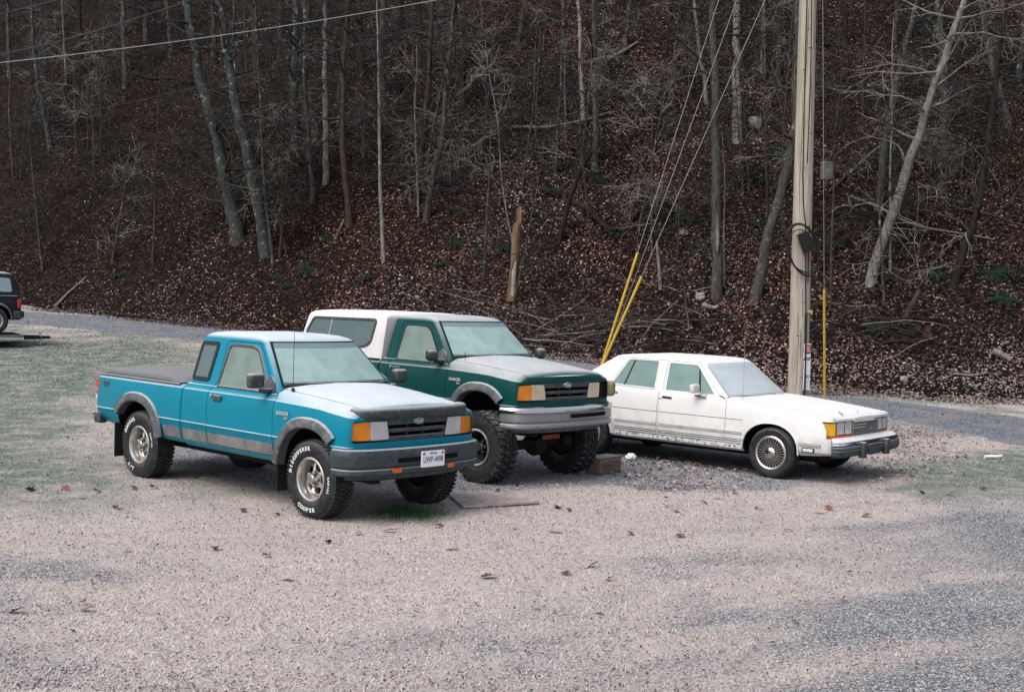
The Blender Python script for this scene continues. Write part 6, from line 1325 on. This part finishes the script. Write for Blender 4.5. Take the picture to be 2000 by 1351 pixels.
# ------------------------------------------------------------------ dark vehicle on its trailer at the left edge
sv = suv('sport_utility'); SYAW = math.pi + .50; hubp = at(-14, 625, 31.0); c_, s_ = math.cos(SYAW), math.sin(SYAW); lx, ly = SRA, .77
sv.rotation_euler = (0, 0, SYAW); sv.location = (hubp.x - (c_ * lx - s_ * ly), hubp.y - (s_ * lx + c_ * ly), hubp.z - .355); sv.scale = (1, 1, .95); tag(sv, 'dark sport utility vehicle cut off by the left edge', 'car')
tr = empty('flat_trailer', tuple(sv.location)); tr.rotation_euler = (0, 0, SYAW); gz_ = float(ground_z(sv.location.x, sv.location.y)); dh = sv.location.z - gz_
MB().box((.1, 0, -.035), (4.7, 2.0, .06)).build('deck', flat('trailer_deck', (.12, .11, .10), .8, var=.4), tr)
for sg in (-1, 1): MB().box((.1, sg * .98, -.09), (4.7, .05, .05)).build('side_rail', MT['dull_chrome'], tr); MB().tube([(-2.2, sg * .7, -.09), (-3.0, 0, -.09)], .04, 6).build('tongue', MT['under'], tr)
jx = -2.75; MB().tube([(jx, .22, .06), (jx, .22, -dh + .06)], .030, 8).build('jack_post', MT['topper'], tr); MB().box((jx, .22, -dh + .05), (.18, .18, .03)).build('jack_foot', MT['under'], tr)
for xx in (.5, -.35):
    for sg in (-1, 1): make_wheel(tr, xx, sg * 1.14, -dh + .30, .31, .20, .18, 'suv', None, sg > 0)
tag(tr, 'low flat trailer carrying the dark vehicle, jack post down', 'trailer')

# ------------------------------------------------------------------ tell look-alikes apart by what they stand near
for o_, xy in LEAFAT: WHERE[o_.name] = xy
SPOTS = dict(woods=[('the lichened twin trunks', 480, 380), ('the pale beige trunk', 636, 240), ('the brown trunk', 678, 360), ('the whitish sapling trunk', 747, 440), ('the orange-brown snag', 1003, 500), ('the narrow cream trunk', 1136, 150), ('the squarish boulder', 1475, 240), ('the utility pole', 1565, 380), ('the pale leaning trunk', 1770, 330), ('the arching sapling', 1890, 270), ('the gravel lane', 200, 570), ('the camper shell', 700, 590), ('the brush pile', 1085, 620), ('the yellow guards', 1235, 560), ('the far left tree', 85, 200), ('the mossy limb', 330, 150), ('the orange beech leaves', 980, 60), ('the slanting right-edge trunk', 1955, 180), ('the wounded grey trunk', 1400, 430), ('the crooked dark branch', 1120, 390)],
    lot=[('the blue truck rear tyre', 275, 925), ('the blue truck front tyre', 610, 1005), ('the blue truck front bumper', 790, 950), ('the plywood sheet', 970, 980), ('the timber block', 1170, 910), ('the white car front tyre', 1505, 925), ('the white car front bumper', 1690, 890), ('the white stick', 1940, 895), ('the lower left corner', 60, 1250), ('the bottom middle', 1000, 1250), ('the green grass patch', 790, 1005), ('the white litter', 1232, 897), ('the lawn at the left edge', 60, 860)])
HEAD = {'sapling': ('slender bare sapling', 'saplings'), 'bare_shrub': ('tangled bare shrub', 'shrubs'), 'fern': ('dark green fern', 'ferns'), 'bare_tree': ('dim bare trunk', 'dim trunks')}
sets = {}
for nm, (x, y) in WHERE.items():
    o_ = bpy.data.objects[nm]
    if 'group' not in o_: continue
    kind_ = nm.split('.')[0]; S = SPOTS['lot' if kind_ == 'fallen_leaf' else 'woods']; s_, sx, sy = min(S, key=lambda t: (t[1] - x) ** 2 + (t[2] - y) ** 2 * 1.6); dx, dy = x - sx, y - sy
    rel = ('right of' if dx > 0 else 'left of') if abs(dx) > abs(dy) else ('below' if dy > 0 else 'above')
    hd, pl = HEAD.get(kind_, (' '.join(o_['label'].split()[:o_['label'].split().index('leaf') + 1]) if kind_ == 'fallen_leaf' else '', ''))
    if kind_ == 'fallen_leaf': pl = hd.replace('leaf', 'leaves')
    sets.setdefault((hd, pl, rel, s_), []).append((x, o_))
ORD = ['leftmost', 'second', 'third', 'fourth', 'fifth', 'sixth', 'seventh', 'eighth', 'ninth', 'tenth']
for (hd, pl, rel, s_), L_ in sets.items():
    L_.sort(key=lambda t: t[0])
    for k, (x, o_) in enumerate(L_):
        o_['label'] = '%s %s %s' % (hd, rel, s_) if len(L_) == 1 else ('leftmost of the %s %s %s' % (pl, rel, s_) if k == 0 else '%s from left of the %s %s %s' % (ORD[min(k, 9)], pl, rel, s_))
